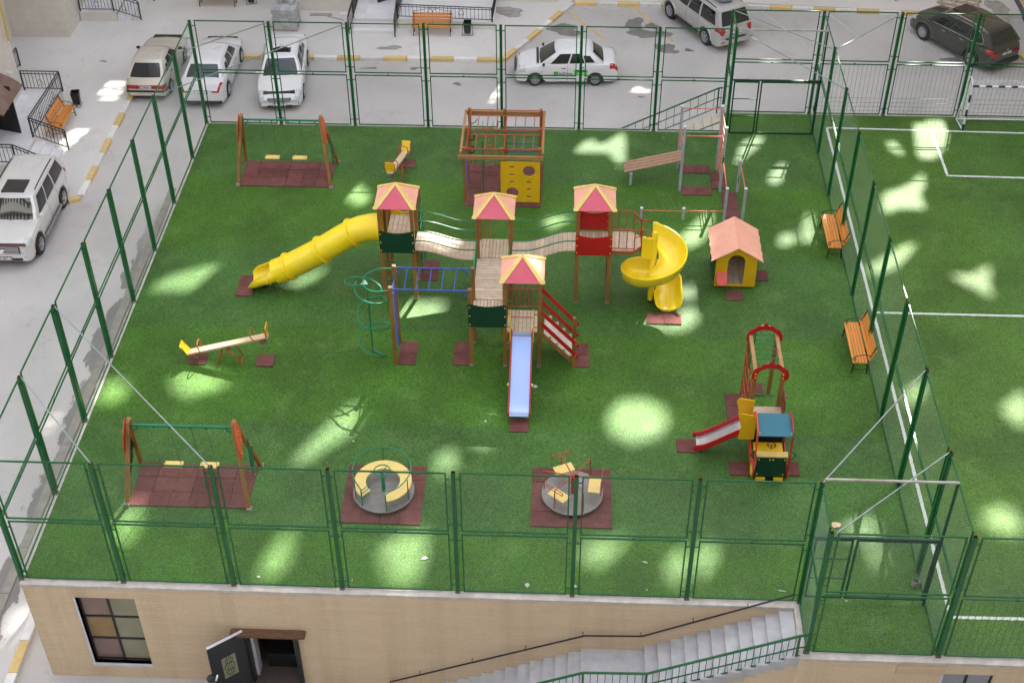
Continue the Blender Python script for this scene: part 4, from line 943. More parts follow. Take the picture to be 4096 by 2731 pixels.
for k in range(5): MB().tube([(9.86,17.6,.54+.315*k),(10.24,17.6,.55+.315*k)], .016, 6).build('rope_rung', RTUBE, cf)
b = MB(); [b.tube([(x,17.6,.45),(x,17.6,2.05)], .008, 4) for x in (9.88,10.22)]; b.tube(smooth_path([(9.88,17.6,.46),(9.97,17.6,.40),(10.08,17.6,.43),(10.22,17.6,.46)],4), .01, 5); b.build('rope', CHAIN, cf)
b = MB(); 
for z in (1.50,1.02): b.tube([(9.50+.10*math.sin(t*.45),17.55,z+.14*math.cos(t*.45)) for t in range(11)], .020, 6)
b.build('black_grip', BLACK, cf, smooth=True)
b = MB(); b.tube([(9.45,17.75,1.95)]+[(9.45+.22*math.sin(k*math.pi/8),17.9,1.78+.17*(1-math.cos(k*math.pi/8))) for k in range(5)], .016, 6).tube([(9.42,17.4,.9),(9.42,17.4,2.0)],.016); b.build('green_brace', GTUBE, cf)

# ---------------------------------------------------------------- workout bars
wk = thing('workout_station', 'grey post workout station with red bars, slatted sit-up board and parallel bars', 'exercise equipment', (16.9,17,0))
def gpost(x, y, h): 
    o = MB().box(x-.042,y-.042,0,x+.042,y+.042,h).build('post', GPOST, wk); MB().box(x-.046,y-.046,h,x+.046,y+.046,h+.035).build('post_cap', pm('pale_cap', (.66,.67,.70), .5, .05), wk); return o
for x, y, h in ((16.305,16.9,2.40),(16.3,18.24,2.36),(17.605,16.9,2.39),(17.595,18.21,2.40),(17.62,15.3,1.18),(18.2,15.32,1.17),(18.17,16.91,1.19),(15.01,15.27,.40),(16.33,15.27,.42),(14.715,17.2,.44),(14.69,17.86,.42)): gpost(x, y, h)
for p, q in (((16.34,16.9,2.08),(17.57,16.9,2.08)),((16.33,18.22,2.30),(17.56,18.22,2.30)),((17.62,16.87,1.15),(17.62,15.33,1.10)),((18.17,16.88,1.12),(18.20,15.35,1.10)),((15.03,15.27,.33),(16.3,15.27,.33)),((16.36,15.27,.34),(17.6,15.29,.34)),((16.30,16.93,1.62),(16.30,18.2,1.62)),((16.30,16.93,1.25),(16.30,18.2,1.25))):
    MB().tube([p,q], .019, 8).build('bar', pm('coral_bar', (.60,.155,.095), .4, .1), wk)
for k in range(8): MB().tube([(17.60,16.93,.42+.26*k),(17.60,18.18,.42+.26*k)], .018, 6).build('wall_bar', pm('coral_bar', (.6,.155,.095)), wk)
for k in range(4):
    y = 17.20+.165*k; MB().bar((14.50,y,.52),(16.40,y+.06,.99),.135,.035).build('bench_slat', pm('slat_brown', (.36,.215,.135), .55, .15, 6), wk)
for x, z in ((14.72,.53),(16.25,.92)): MB().box(x-.02,17.18,z-.06,x+.02,17.92,z-.02).build('bench_bearer', GPOST, wk)
for x, y, z in ((17.565,16.86,1.3),(18.13,16.87,.5)):
    b = MB(); r = random.Random(int(x*10)); [b.ball((x+.035+r.uniform(-.02,.02), y, z+r.uniform(-.16,.16)), r.uniform(.02,.04), 6, 4, sy=.15) for _ in range(7)]; b.build('black_tape', BLACK, wk)

# ---------------------------------------------------------------- playhouse
hs_ = thing('playhouse', 'small yellow playhouse with scalloped salmon roof and arched doorway', 'playhouse', (17.65,12.5,0))
x0, x1, y0, y1 = 17.05, 18.255, 11.81, 13.22; cx = (x0+x1)/2
arch = [(17.42,.13),(17.42,.13)][:1]+[(17.895,.13)]+[(17.648+.248*math.cos(R(a)), .965+.255*math.sin(R(a))) for a in range(0,181,15)]
arch = [(17.40,.13),(17.895,.13)]+[(17.648+.248*math.cos(R(a)), .955+.255*math.sin(R(a))) for a in range(0,181,15)]
b = MB(); b.plate([(x0,.06),(x1,.06),(x1,1.03),(cx,1.46),(x0,1.03)], (0,y0,0), (1,0,0), (0,0,1), .025, [arch]); b.build('front_wall', YEL, hs_)
b = MB(); b.plate([(x0,.06),(x1,.06),(x1,1.03),(cx,1.46),(x0,1.03)], (0,y1,0), (1,0,0), (0,0,1), .025, [circ(cx,.8,.2)]); b.build('back_wall', YEL, hs_)
for x in (x0-.005,x1+.005):
    b = MB(); b.plate([(y0+.02,.03),(y1-.02,.03),(y1-.02,1.0),(y1-.3,.62),(y0+.3,.62),(y0+.02,1.0)], (x,0,0), (0,1,0), (0,0,1), .025); g = b.build('side_wall', DGRN, hs_)
    b = MB(); sg = -1 if x < cx else 1; [b.ball((x+sg*.02,y,z),.016,6,4) for y in (y0+.06,y1-.06,12.5) for z in (.15,.5)]; b.build('bolt_caps', BOLT, g)
for i in range(6):
    w_ = (x1-x0-.06)/6; MB().box(x0+.03+i*w_+.005,y0+.02,.09,x0+.03+(i+1)*w_-.005,y1-.02,.13).build('floor_plank', pm('house_floor', (.42,.33,.25), .7, .15, 7, dirt=.4), hs_)
MB().box(x0+.05,y0+.02,0,x1-.05,y0+.10,.06).box(x0+.05,y1-.1,0,x1-.05,y1-.02,.06).build('skid', BLACK, hs_)
tb = MB(); tb.plate([(17.10,.61),(17.39,.61)]+[(17.245+.145*math.cos(R(a)), .30+.145*math.sin(R(a))*1.2) for a in range(0,-181,-20)], (0,y0-.02,0), (1,0,0), (0,0,1), .02)
tb = MB(); tb.plate([(17.09,0),(17.40,0),(17.40,-.30)]+[(17.245+.155*math.cos(R(a)), -.30+.12*math.sin(R(a))) for a in range(-15,-180,-20)]+[(17.09,-.30)], (0,y0-.02,.60), (1,0,0), V((0,.75,.66)), .02); tb.build('red_counter', pm('counter_red', (.72,.075,.05), .35, .06), hs_)
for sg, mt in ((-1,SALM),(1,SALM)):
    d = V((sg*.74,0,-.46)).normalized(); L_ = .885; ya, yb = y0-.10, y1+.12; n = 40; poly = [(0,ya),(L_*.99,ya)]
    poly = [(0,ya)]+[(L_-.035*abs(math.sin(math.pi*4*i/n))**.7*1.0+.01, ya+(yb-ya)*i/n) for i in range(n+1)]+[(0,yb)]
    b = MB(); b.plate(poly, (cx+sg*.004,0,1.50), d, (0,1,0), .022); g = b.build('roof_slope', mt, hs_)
    nn = d.cross(V((0,1,0)))*(1 if sg < 0 else -1); nn = nn if nn.z > 0 else -nn
    b = MB(); [b.ball(V((cx,0,1.5))+d*u+V((0,y,0))+nn*.015,.014,6,4) for u in (.08,.6) for y in (ya+.08,yb-.08)]; b.build('bolt_caps', BOLT, g)

# ---------------------------------------------------------------- play train with slide
tr = thing('play_train', 'play train with blue roof, dark green nose, red slide and arched ladder tunnel', 'playground', (17.87,5.4,0))
XL, XR = 17.50, 18.25
def crown(y, zb=1.98):
    o = []; xs = [XL-.09+(XR-XL+.18)*i/40 for i in range(41)]
    for x in xs:
        u = (x-XL+.09)/(XR-XL+.18); base = zb+.12+.30*math.sin(math.pi*u)**.8; o.append((x, base+.045*abs(math.sin(math.pi*5*u))**.6*(1 if .03<u<.97 else .2)+(.07 if abs(u-.5)<.07 else 0)*(1-abs(u-.5)/.07)))
    inn = [((XL+XR)/2+.335*math.cos(R(a)), zb+.03+.27*math.sin(R(a))) for a in range(0,181,12)]
    return [(XL-.09,zb-.06)]+o+[(XR+.09,zb-.06),(XR-.02,zb-.12)]+inn+[(XL+.02,zb-.12)]
for y in (5.65,7.16):
    for x in (XL,XR-.05):
        MB().bar((x,y,0),(x,y,2.08),.10,.10).build('post', WOODB, tr)
    b = MB(); poly = crown(y); poly.reverse(); b.plate(poly, (0,y-.06,0), (1,0,0), (0,0,1), .024); g = b.build('red_arch', RED, tr); caps(g, [V((x,y-.08,1.98+dz)) for x in (XL,XR-.05) for dz in (-.02,.10)])
for x in (XL+.01,XR-.06): MB().box(x-.045,5.68,2.02,x+.045,7.13,2.10).build('top_beam', LT, tr)
for k in range(8): MB().tube([(XL,5.85+.19*k,2.04),(XR-.05,5.85+.19*k,2.04)], .015, 6).build('top_rung', GTUBE, tr)
for k in range(3): MB().tube([(XL,5.62,.5+.42*k),(XR-.05,5.62,.5+.42*k)], .015, 6).build('cross_rung', GTUBE, tr)
b = MB(); b.tube(smooth_path([(XL+.05,7.18,1.95),(17.68,7.25,2.22),(17.9,7.27,2.28),(18.12,7.25,2.2),(XR-.1,7.18,1.95)],4), .016, 6); b.build('steel_hoop', STEEL, tr, smooth=True)
MB().bar((17.62,7.5,.0),(17.66,7.2,2.2),.03).build('green_strut', GTUBE, tr)
for k in range(4):
    u = k/3; MB().tube(smooth_path([(XL-.02,5.72+.40*k,.08),(XL-.06+.05*math.sin(k),5.85+.36*k,.9),(XL-.03,5.80+.42*k,1.75)],5), .016, 6).build('net_bar', RTUBE, tr, smooth=True)
for k in range(4): MB().tube(smooth_path([(XL-.03,5.68,.35+.40*k),(XL-.09,6.4,.42+.40*k),(XL-.03,7.12,.35+.40*k)],4), .014, 6).build('net_bar', RTUBE, tr, smooth=True)
# cabin
b = MB(); fp = [(17.50,.20),(17.58,.12),(18.20,.12),(18.28,.20),(18.25,.80),(17.53,.80)]; b.plate(fp, (0,3.90,0), (1,0,0), (0,0,1), .03); g = b.build('nose_panel', DGRN, tr); caps(g, [V((x,3.875,z)) for x in (17.57,18.21) for z in (.24,.74)]+[V((17.84,3.875,.74)),V((17.92,3.875,.74))])
MB().box(17.50,3.87,.83,18.28,4.05,.865).build('dashboard', PALE, tr)
MB().box(17.55,3.84,.02,17.78,3.90,.115).build('buffer', BOLT, tr); MB().box(18.0,3.84,.02,18.23,3.90,.115).build('buffer', BOLT, tr)
b = MB(); [b.box(17.80+.035*k,3.86,.03,17.82+.035*k,3.9,.10) for k in range(6)]; b.build('cow_catcher', BLACK, tr)
rp = [V((0,3.86,1.56)),V((0,4.62,1.62))]; b = MB(); d = (rp[1]-rp[0]); b.plate([(17.47,0),(18.31,0),(18.31,d.length),(17.47,d.length)], rp[0], (1,0,0), d.normalized(), .025); g = b.build('roof_panel', TEAL, tr); caps(g, [V((x,y,1.6)) for x in (17.50,18.28) for y in (3.93,4.56)])
for x, sg in ((17.46,-1),(18.32,1)):
    out = [(3.86,.10),(3.80,.45),(3.82,.9),(3.84,1.35),(3.95,1.62),(4.25,1.74),(4.62,1.70),(4.85,1.45),(4.95,1.0),(4.95,.5),(4.9,.10)]; inn = [(3.98,.45),(3.94,.9),(3.98,1.30),(4.10,1.52),(4.35,1.60),(4.6,1.5),(4.76,1.2),(4.80,.9),(4.76,.52),(4.4,.38)]
    b = MB(); b.plate(out, (x,0,0), (0,1,0), (0,0,1), .025, [inn]); g = b.build('side_panel', ORED if sg<0 else RED, tr); caps(g, [V((x+sg*.018,y,z)) for y,z in ((3.88,.3),(3.86,1.1),(4.1,1.62),(4.7,1.6),(4.88,.9),(4.88,.3))], .018)
    b = MB(); b.tube(smooth_path([(x+sg*.02,4.86,1.28),(x+sg*.10,4.9,1.16),(x+sg*.02,4.92,1.02)],4),.014,6).tube(smooth_path([(x+sg*.02,3.86,1.08),(x+sg*.12,3.84,.95),(x+sg*.02,3.84,.80)],4),.014,6); b.build('grab_handle', pm('dark_green_tube',(.01,.06,.035),.4), tr)
    w = MB(); w.lathe([(0,0),(.14,0),(.14,.02),(.05,.03),(0,.03)], (x+sg*.03,4.05,.20), 16, 'x'); w.build('mock_wheel', BOLT, tr)
MB().box(17.5,4.86,.10,18.28,4.89,1.30).build('back_panel', pm('very_dark_panel', (.010,.012,.016), .4, .1), tr)
MB().box(17.52,4.45,.44,18.26,4.78,.475).build('seat', YEL, tr); MB().box(17.5,3.92,.14,18.28,4.88,.17).build('floor', pm('house_floor',(.42,.33,.25)), tr)
b = MB(); b.lathe([(.10,-.012),(.115,0),(.10,.012),(.088,0)], (17.88,4.16,.98), 16).tube([(17.88,4.16,.83),(17.88,4.16,.98)],.012).tube([(17.78,4.16,.98),(17.98,4.16,.98)],.010); b.build('steering_wheel', BLACK, tr)
# small slide to the left
SP = smooth_path([(17.42,0,1.0),(17.22,0,.97),(17.05,0,.88),(16.5,0,.50),(16.25,0,.36),(16.10,0,.33)], 5); b = MB(); vs_ = []
for p in SP: vs_ += [V((p.x,4.66,p.z)),V((p.x,5.10,p.z))]
n = len(SP); b.add(vs_+[p-V((0,0,.012)) for p in vs_], [(2*i,2*i+2,2*i+3,2*i+1) for i in range(n-1)]+[(2*n+2*i+1,2*n+2*i+3,2*n+2*i+2,2*n+2*i) for i in range(n-1)]); o = b.build('slide_bed', STEEL, tr, smooth=True)
for y in (4.63,5.13):
    b = MB(); up = [(p.x,p.z+.12) for p in SP]; b.plate([(16.02,.30)]+[(16.03,.42)]+list(reversed(up))+[(p.x,p.z-.07) for p in SP]+[(16.08,.24)], (0,y,0), (1,0,0), (0,0,1), .03); b.build('slide_side', RED, o)
    b = MB(); b.plate([(17.10,.75),(17.50,.75),(17.50,1.55),(17.12,1.62),(17.05,1.5),(17.14,1.15)], (0,y+(.035 if y>5 else -.035),0), (1,0,0), (0,0,1), .025); g = b.build('slide_gate', YEL, o)
MB().box(16.2,4.8,.012,16.25,4.95,.33).build('slide_leg', BLACK, o)
b = MB(); b.plate([(5.20,.10),(5.63,.10),(5.63,1.55),(5.20,1.5)], (18.28,0,0), (0,1,0), (0,0,1), .025); b.build('side_board', pm('deep_red_board', (.22,.03,.025), .45, .1), tr)
MB().box(17.5,4.92,.92,18.26,5.6,.955).build('platform', PLANK, tr)

# ---------------------------------------------------------------- carousels
DISC = pm('worn_steel_disc', (.27,.25,.24), .45, .25, 3, metal=.35, dirt=.5, dirtcol=(.13,.11,.10))
ca = thing('carousel', 'carousel with pale yellow ring seat and green hoop rail on its mat', 'carousel', (8.24,3.02,0), 0, 'carousels')
def ringpoly(c, r0_, r1_, a0, a1, n=36):
    return [(c[0]+r1_*math.cos(a0+(a1-a0)*i/n), c[1]+r1_*math.sin(a0+(a1-a0)*i/n)) for i in range(n+1)]+[(c[0]+r0_*math.cos(a1-(a1-a0)*i/n), c[1]+r0_*math.sin(a1-(a1-a0)*i/n)) for i in range(n+1)]
def base_disc(t, c):
    b = MB(); b.lathe([(0,.11),(.70,.11),(.765,.14),(.765,.17),(.75,.18),(0,.18)], (*c,0), 40); d = b.build('disc', DISC, t, smooth=True, angle=30)
    b = MB(); b.lathe([(0,.012),(.30,.012),(.30,.11),(0,.11)], (*c,0), 16); b.build('base', BLACK, t)
c = (8.24,3.02); base_disc(ca, c)
for a0, a1 in ((-78,75),(75.4,230)): 
    b = MB(); b.plate(ringpoly(c,.425,.715,R(a0),R(a1)), (0,0,.49), (1,0,0), (0,1,0), .032); b.build('ring_seat', PALE, ca)
b = MB(); b.lathe([(0,.18),(.05,.18),(.05,.80),(.04,.82),(0,.82)], (*c,0), 12); b.build('hub_pole', GTUBE, ca, smooth=True)
b = MB(); b.tube([(c[0]+.20*math.cos(R(k*12)),c[1]+.20*math.sin(R(k*12)),.86) for k in range(30)], .016, 6, True); [b.tube([(*c,.81),(c[0]+.2*math.cos(R(a)),c[1]+.2*math.sin(R(a)),.86)], .012, 6) for a in (60,180,300)]; b.build('hub_wheel', GTUBE, ca, smooth=True)
b = MB(); b.tube([(c[0]+.72*math.cos(R(-78)),c[1]+.72*math.sin(R(-78)),.18),(c[0]+.72*math.cos(R(-78)),c[1]+.72*math.sin(R(-78)),.74)]+[(c[0]+.72*math.cos(R(a)),c[1]+.72*math.sin(R(a)),.80+.14*min(1,(a+78)/60,(230-a)/60)) for a in range(-70,224,8)]+[(c[0]+.72*math.cos(R(230)),c[1]+.72*math.sin(R(230)),.74),(c[0]+.72*math.cos(R(230)),c[1]+.72*math.sin(R(230)),.18)], .017, 6); b.build('hoop_rail', GTUBE, ca, smooth=True)
for a in (-25,35,95,160,205): MB().tube([(c[0]+.72*math.cos(R(a)),c[1]+.72*math.sin(R(a)),.18),(c[0]+.72*math.cos(R(a)),c[1]+.72*math.sin(R(a)),.93 if 0<a<200 else .87)], .014, 6).build('rail_post', GTUBE, ca)
for a in (230,-78):
    e = V((math.cos(R(a)),math.sin(R(a)),0)); C_ = V((*c,0)); tn = V((-e.y,e.x,0)); b = MB(); b.tube(smooth_path([C_+e*.72+V((0,0,.70)),C_+e*.50+V((0,0,.70)),C_+e*.46+V((0,0,.65)),C_+e*.50+V((0,0,.60)),C_+e*.72+V((0,0,.60))],4), .012, 6); b.tube([C_+e*.72+V((0,0,.40)),C_+e*.45+V((0,0,.40))], .012, 6); b.build('end_handle', GTUBE, ca, smooth=True)
cb = thing('carousel', 'carousel with three pale yellow seats and rust red bars on its mat', 'carousel', (12.94,3.12,0), 0, 'carousels')
c = (12.94,3.12); base_disc(cb, c); C_ = V((*c,0))
b = MB(); b.lathe([(0,.18),(.05,.18),(.05,.76),(.062,.78),(.05,.82),(0,.82)], (*c,0), 12); b.build('hub_pole', RTUBE, cb, smooth=True)
for a in (-128,-68,-6,172,52,114):
    e = V((math.cos(R(a)),math.sin(R(a)),0)); MB().tube([C_+e*.04+V((0,0,.74))]+smooth_path([C_+e*.55+V((0,0,.80)),C_+e*.66+V((0,0,.80)),C_+e*.71+V((0,0,.74)),C_+e*.71+V((0,0,.18))],4), .017, 6).build('arm', RTUBE, cb, smooth=True)
for a in (-128,-6,114):
    e = V((math.cos(R(a)),math.sin(R(a)),0)); tn = V((-e.y,e.x,0)); b = MB(); b.plate([(-.235,-.14),(.235,-.14),(.245,-.13),(.245,.13),(.235,.14),(-.235,.14),(-.245,.13),(-.245,-.13)], C_+e*.54+V((0,0,.50)), tn, e, .025); b.build('seat', PALE, cb)
    pts = [C_+e*.72+tn*((.21 if k<8 else -.21)+.05*math.cos(-math.pi/2+(k%8)*math.pi/7)*(1 if k<8 else -1))+V((0,0,.83+.05*math.sin(-math.pi/2+(k%8)*math.pi/7)*(1 if k<8 else -1))) for k in range(16)]
    MB().tube(pts, .012, 6, True).build('grab_loop', RTUBE, cb, smooth=True); MB().tube([C_+e*.70+V((0,0,.45)),C_+e*.45+V((0,0,.48))], .015, 6).build('seat_bracket', RTUBE, cb)

# ---------------------------------------------------------------- benches and bins
def bench(label, loc, rz):
    t = thing('park_bench', label, 'bench', loc, rz, 'slatted benches')   # local: length x, seat faces -y
    for k in range(5): MB().box(-.88,-.42+.083*k,.415,.88,-.42+.083*k+.068,.445).build('seat_slat', BWOOD, t, local=True)
    for k in range(3):
        z = .55+.125*k; y = .035+.05*k; MB().bar((-.88,y,z),(.88,y,z),.028,.105,up=(0,.38,1)).build('back_slat', BWOOD, t, local=True)
    for x in (-.80,.80):
        b = MB(); b.bar((x,-.40,0),(x,-.36,.41),.03).bar((x,.02,0),(x,-.01,.41),.03).bar((x,-.40,.395),(x,.0,.395),.03).bar((x,-.01,.40),(x,.16,.96),.03).bar((x,-.39,.14),(x,.01,.14),.016)
        arm = smooth_path([(x,.06,.62),(x,-.10,.66),(x,-.28,.63),(x,-.40,.58),(x,-.43,.52),(x,-.38,.48),(x,-.34,.52),(x,-.37,.56)],4); b.tube(arm, .012, 5); b.tube(smooth_path([(x,-.36,.41),(x,-.37,.48)],3), .012, 5); b.build('iron_frame', IRON, t, local=True)
    b = MB()
    for sg in (-1,1): b.tube(smooth_path([(sg*.80,.17,.92),(sg*.5,.18,.95),(sg*.22,.18,1.02),(sg*.10,.18,1.04),(sg*.04,.18,.99),(sg*.12,.18,.96),(sg*.15,.18,1.0)],4), .010, 5)
    b.bar((0,.02,.42),(0,.18,.93),.025); b.build('iron_crest', IRON, t, local=True)
    return t
b0 = bench('slatted bench by the dividing fence near the yellow playhouse', (21.0,14.2,.012), R(-90))
dup(b0, 'slatted bench by the dividing fence nearer the viewer, right of the play train', (20.96,8.88,.012))
dup(b0, 'slatted bench facing the street below the porch railing of the left building', (-7.48,25.72,K), R(90))
dup(b0, 'slatted bench standing in front of the white ramp at the top centre', (6.61,34.12,K), 0)
dup(b0, 'slatted bench cut by the top edge, left of the stack of blocks', (-3.38,36.6,K), 0)
def bin_(label, loc, rz):
    t = thing('litter_bin', label, 'bin', loc, rz, 'black litter bins'); b = MB(); a, c = .13, .17
    b.loft([[V((x*a,y*a,.10)) for x,y in ((-1,-1),(1,-1),(1,1),(-1,1))],[V((x*c,y*c,.62)) for x,y in ((-1,-1),(1,-1),(1,1),(-1,1))],[V((x*(c-.015),y*(c-.015),.62)) for x,y in ((-1,-1),(1,-1),(1,1),(-1,1))],[V((x*(a-.01),y*(a-.01),.13)) for x,y in ((-1,-1),(1,-1),(1,1),(-1,1))]], cap0=True, cap1=True); b.build('bucket', BLACK, t, local=True)
    b = MB()
    for s_ in (-1,1): b.tube(smooth_path([(s_*.24,-.14,0),(s_*.23,-.02,.05),(s_*.21,0,.45),(s_*.15,0,.50)],4), .011, 5).tube([(s_*.24,.12,0),(s_*.23,-.02,.05)],.011,5)
    b.tube([(-.24,-.14,.012),(.24,-.14,.012)],.010,5); b.build('stand', IRON, t, local=True); return t
n0 = bin_('black tapered litter bin beside the left street bench', (-7.25,27.35,K), R(100))
dup(n0, 'black tapered litter bin right of the bench before the white ramp', (8.16,33.95,K), 0)
dup(n0, 'black litter bin cut by the top edge beside the top bench', (-1.9,36.65,K), R(10))

# ---------------------------------------------------------------- football goal
gl = thing('football_goal', 'white football goal with dark bands and a slack net at the far end', 'goal', (27.7,21.2,0))
GW = pm('goal_white', (.80,.81,.82), .4, .05); GB = pm('goal_navy', (.02,.022,.05), .45, .05)
def banded(p, q, n, first=0, r=.04):
    p, q = V(p), V(q)
    for i in range(n): MB().tube([p.lerp(q,i/n),p.lerp(q,(i+1)/n)], r, 8).build('post_band', GB if (i+first)%2 else GW, gl, smooth=True)
gx0, gx1 = 26.25, 29.25
banded((gx0,20.97,0),(gx0,20.97,1.70),6,1); banded((gx0,20.97,1.74),(gx1,20.97,1.74),14,1); banded((gx1,20.97,0),(gx1,20.97,1.70),6,1)
b = MB()
for x in (gx0,gx1): b.tube(smooth_path([(x,20.97,1.74),(x-.02,21.15,1.92),(x-.05,21.32,1.86),(x-.05,21.5,1.0),(x-.06,21.70,.05)],4), .022, 6).tube([(x-.06,21.7,.03),(x,20.97,.03)], .022, 6)
b.tube([(gx0-.05,21.7,.05),(gx1-.05,21.7,.05)], .028, 6); b.build('back_frame', GW, gl, smooth=True)
b = MB(); r = random.Random(4)
def netp(u, v):  # u across, v from bar down the back
    y = 21.0+.35*min(1,v*3)+.36*max(0,v-.33)*1.5; z = 1.76+.10*math.sin(min(1,v*3)*math.pi) if v < .33 else 1.76-(v-.33)/.67*1.72
    return V((gx0+(gx1-gx0)*u, y+.03*math.sin(u*40+v*9), max(.03,z-.05*math.sin(u*math.pi*6)**2)))
for i in range(25): b.tube([netp(i/24, v/10) for v in range(11)], .004, 3, cap=False)
for j in range(1,11): b.tube([netp(i/24, j/10) for i in range(25)], .004, 3, cap=False)
for x in (gx0,gx1):
    for k in range(8): b.tube([(x,20.98+.09*k*.9,.03),(x-.02,20.98+.05*k,1.72-.02*k)], .004, 3, cap=False)
    for k in range(1,9): b.tube([(x,20.98,.2*k),(x-.04,21.62-.05*k,.2*k)], .004, 3, cap=False)
b.build('net', pm('net_cord', (.7,.7,.68), .8, .05), gl, kind='stuff')
# ---------------------------------------------------------------- courtyard buildings
bl = thing('apartment_building', 'pale rendered apartment house at the left edge with brown canopy over its black door', 'building', (-12,24,K))
cladding(bl, (-9.35,15,K), (0,1,0), 0, 12.34, K, 50, .375, [(8.0,K-.1,9.4,-.80)], WHITE_W, gap=.028)
MB().box(-30,15,K,-9.7,27.3,50).build('wall_core', WHITE_W, bl)
MB().plate([(-30,K),(-9.36,K),(-9.36,50),(-30,50)], (0,27.33,0), (1,0,0), (0,0,1), .04).build('side_wall', WHITE_W, bl)
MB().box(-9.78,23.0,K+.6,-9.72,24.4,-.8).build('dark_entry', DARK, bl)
lf = MB(); lf.plate([(0,-2.75),(1.0,-2.75),(1.0,-.75),(0,-.75)], (-9.35,24.4,0), V((1,-.28,0)).normalized(), (0,0,1), .05, [[(.25,-1.75),(.75,-1.75),(.75,-1.05),(.25,-1.05)]]); d_ = lf.build('door_leaf', BLACK, bl)
MB().plate([(.25,-1.75),(.75,-1.75),(.75,-1.05),(.25,-1.05)], (-9.35,24.4,0), V((1,-.28,0)).normalized(), (0,0,1), .012).build('door_glass', pm('yellow_door_glass', (.62,.50,.20), .15, .15, 6), d_)
b = MB(); rr_ = []
for k in range(9): t_ = k/8; rr_.append([V((-9.35+1.15*t_, y, -.55-.55*t_**2.2)) for y in (22.6,24.9)])
b.loft(rr_, closed=False); b.loft([[p-V((0,0,.03)) for p in r] for r in rr_], closed=False); cn = b.build('canopy', pm('brown_canopy', (.20,.125,.095), .7, .2, 4, dirt=.4, dirtcol=(.35,.28,.24)), bl, smooth=True)
b = MB()
for y in (22.62,24.88):
    b.tube(smooth_path([(-9.3,y,-1.35),(-8.9,y,-1.30),(-8.3,y,-1.08),(-8.2,y,-1.10)],4), .014, 5)
    for k in range(3): b.tube([(-9.15+.3*k+.09*math.cos(t*.6),y,-1.0-.06*k+.09*math.sin(t*.6)) for t in range(9)], .010, 4)
b.build('canopy_bracket', IRON, cn)
MB().tube([(-9.2,26.9,-.3),(-9.2,27.0,1.2),(-9.2,27.0,24)], .05, 8).build('gas_pipe', pm('yellow_pipe', (.62,.45,.10), .5, .1), bl)
b = MB(); b.box(-9.35,26.3,-1.45,-9.25,26.4,-1.35).tube([(-9.25,26.35,-1.4),(-9.12,26.33,-1.43)], .03, 8); b.build('security_camera', pm('camera_white', (.75,.75,.76), .4), bl)
b2 = thing('apartment_building', 'pale banded corner of the apartment house at the top left', 'building', (-10.5,33.5,K))
cladding(b2, (-30,33.1,K), (1,0,0), 18.2, 20.75, K, 26, .373, [], WHITE_W, gap=.030)
cladding(b2, (-9.24,33.1,K), (0,1,0), 0.012, 12, K, 26, .373, [], WHITE_W, gap=.030)
cladding(b2, (-11.8,27.4,K), (0,1,0), 0, 5.72, K, 26, .373, [], WHITE_W, gap=.030)
MB().box(-30,33.4,K,-9.6,45,26).build('wall_core', WHITE_W, b2)
b3 = thing('apartment_building', 'pale apartment house at the top centre behind the white tiled porch', 'building', (4,38,K))
cladding(b3, (-1.5,36.0,K), (1,0,0), 1.2, 4.35, K, 22, .75, [], WHITE_W, gap=.02)
MB().box(-.3,36.3,K,2.9,45,22).box(2.9,37.2,K,12,45,22).build('wall_core', WHITE_W, b3)
lf = MB(); lf.plate([(0,-2.90),(.95,-2.90),(.95,-.9),(0,-.9)], (4.0,35.9,0), V((.80,.6,0)), (0,0,1), .05); lf.build('door_leaf', pm('navy_door', (.012,.022,.055), .35, .1), b3)
MB().box(6.0,36.9,-2.93,8.8,37.3,-2.55).build('plinth_block', CURB, b3)
b4 = thing('apartment_building', 'beige wall of the building at the top right corner with a dark wet foot', 'building', (34,40,K))
cladding(b4, (32.85,50,K), (0,-1,0), 0, 24, K+.25, 22, .6, [], BEIGE, gap=.015)
MB().box(32.80,26,K-.1,33.2,50,K+.25).build('wet_plinth', pm('dark_plinth', (.10,.095,.09), .6, .25, 4, dirt=.4), b4)
MB().box(33.1,26,K,46,50,22).build('wall_core', BEIGE, b4)
# porches
def porch(label, x0, y0, x1, y1, z, wall=None, pave=None):
    t = thing('tiled_porch', label, 'porch', ((x0+x1)/2,(y0+y1)/2,K)); MB().box(x0,y0,K-.1,x1,y1,z-.03).build('porch_base', WHITE_W, t)
    nx, ny = max(1,round((x1-x0+.06)/.45)), max(1,round((y1-y0+.06)/.45))
    for i in range(nx):
        for j in range(ny):
            a = (x1-x0+.06)/nx; c = (y1-y0+.06)/ny; MB().box(x0-.03+i*a+.004,y0-.03+j*c+.004,z-.03,x0-.03+(i+1)*a-.004,y0-.03+(j+1)*c-.004,z+random.uniform(-.001,.002)).build('paving_tile', TILEW, t)
    return t
def psteps(t, n, x0, y0, x1, y1, ztop, dirn, tread=.30):
    rise = (ztop-K)/(n+1)
    for k in range(n):
        z = ztop-rise*(k+1); a, c = tread*k, tread*(k+1)
        if dirn == '+x': MB().box(x1+a,y0,K-.05,x1+c,y1,z).build('porch_step', TILEW, t)
        else: MB().box(x0,y0-c,K-.05,x1,y0-a,z).build('porch_step', TILEW, t)
ZL = K+.62
pl = porch('white tiled porch with steps at the door of the left building', -9.34, 21.9, -7.80, 27.45, ZL); psteps(pl, 3, -9, 21.9, -7.77, 23.85, ZL, '+x', .33)
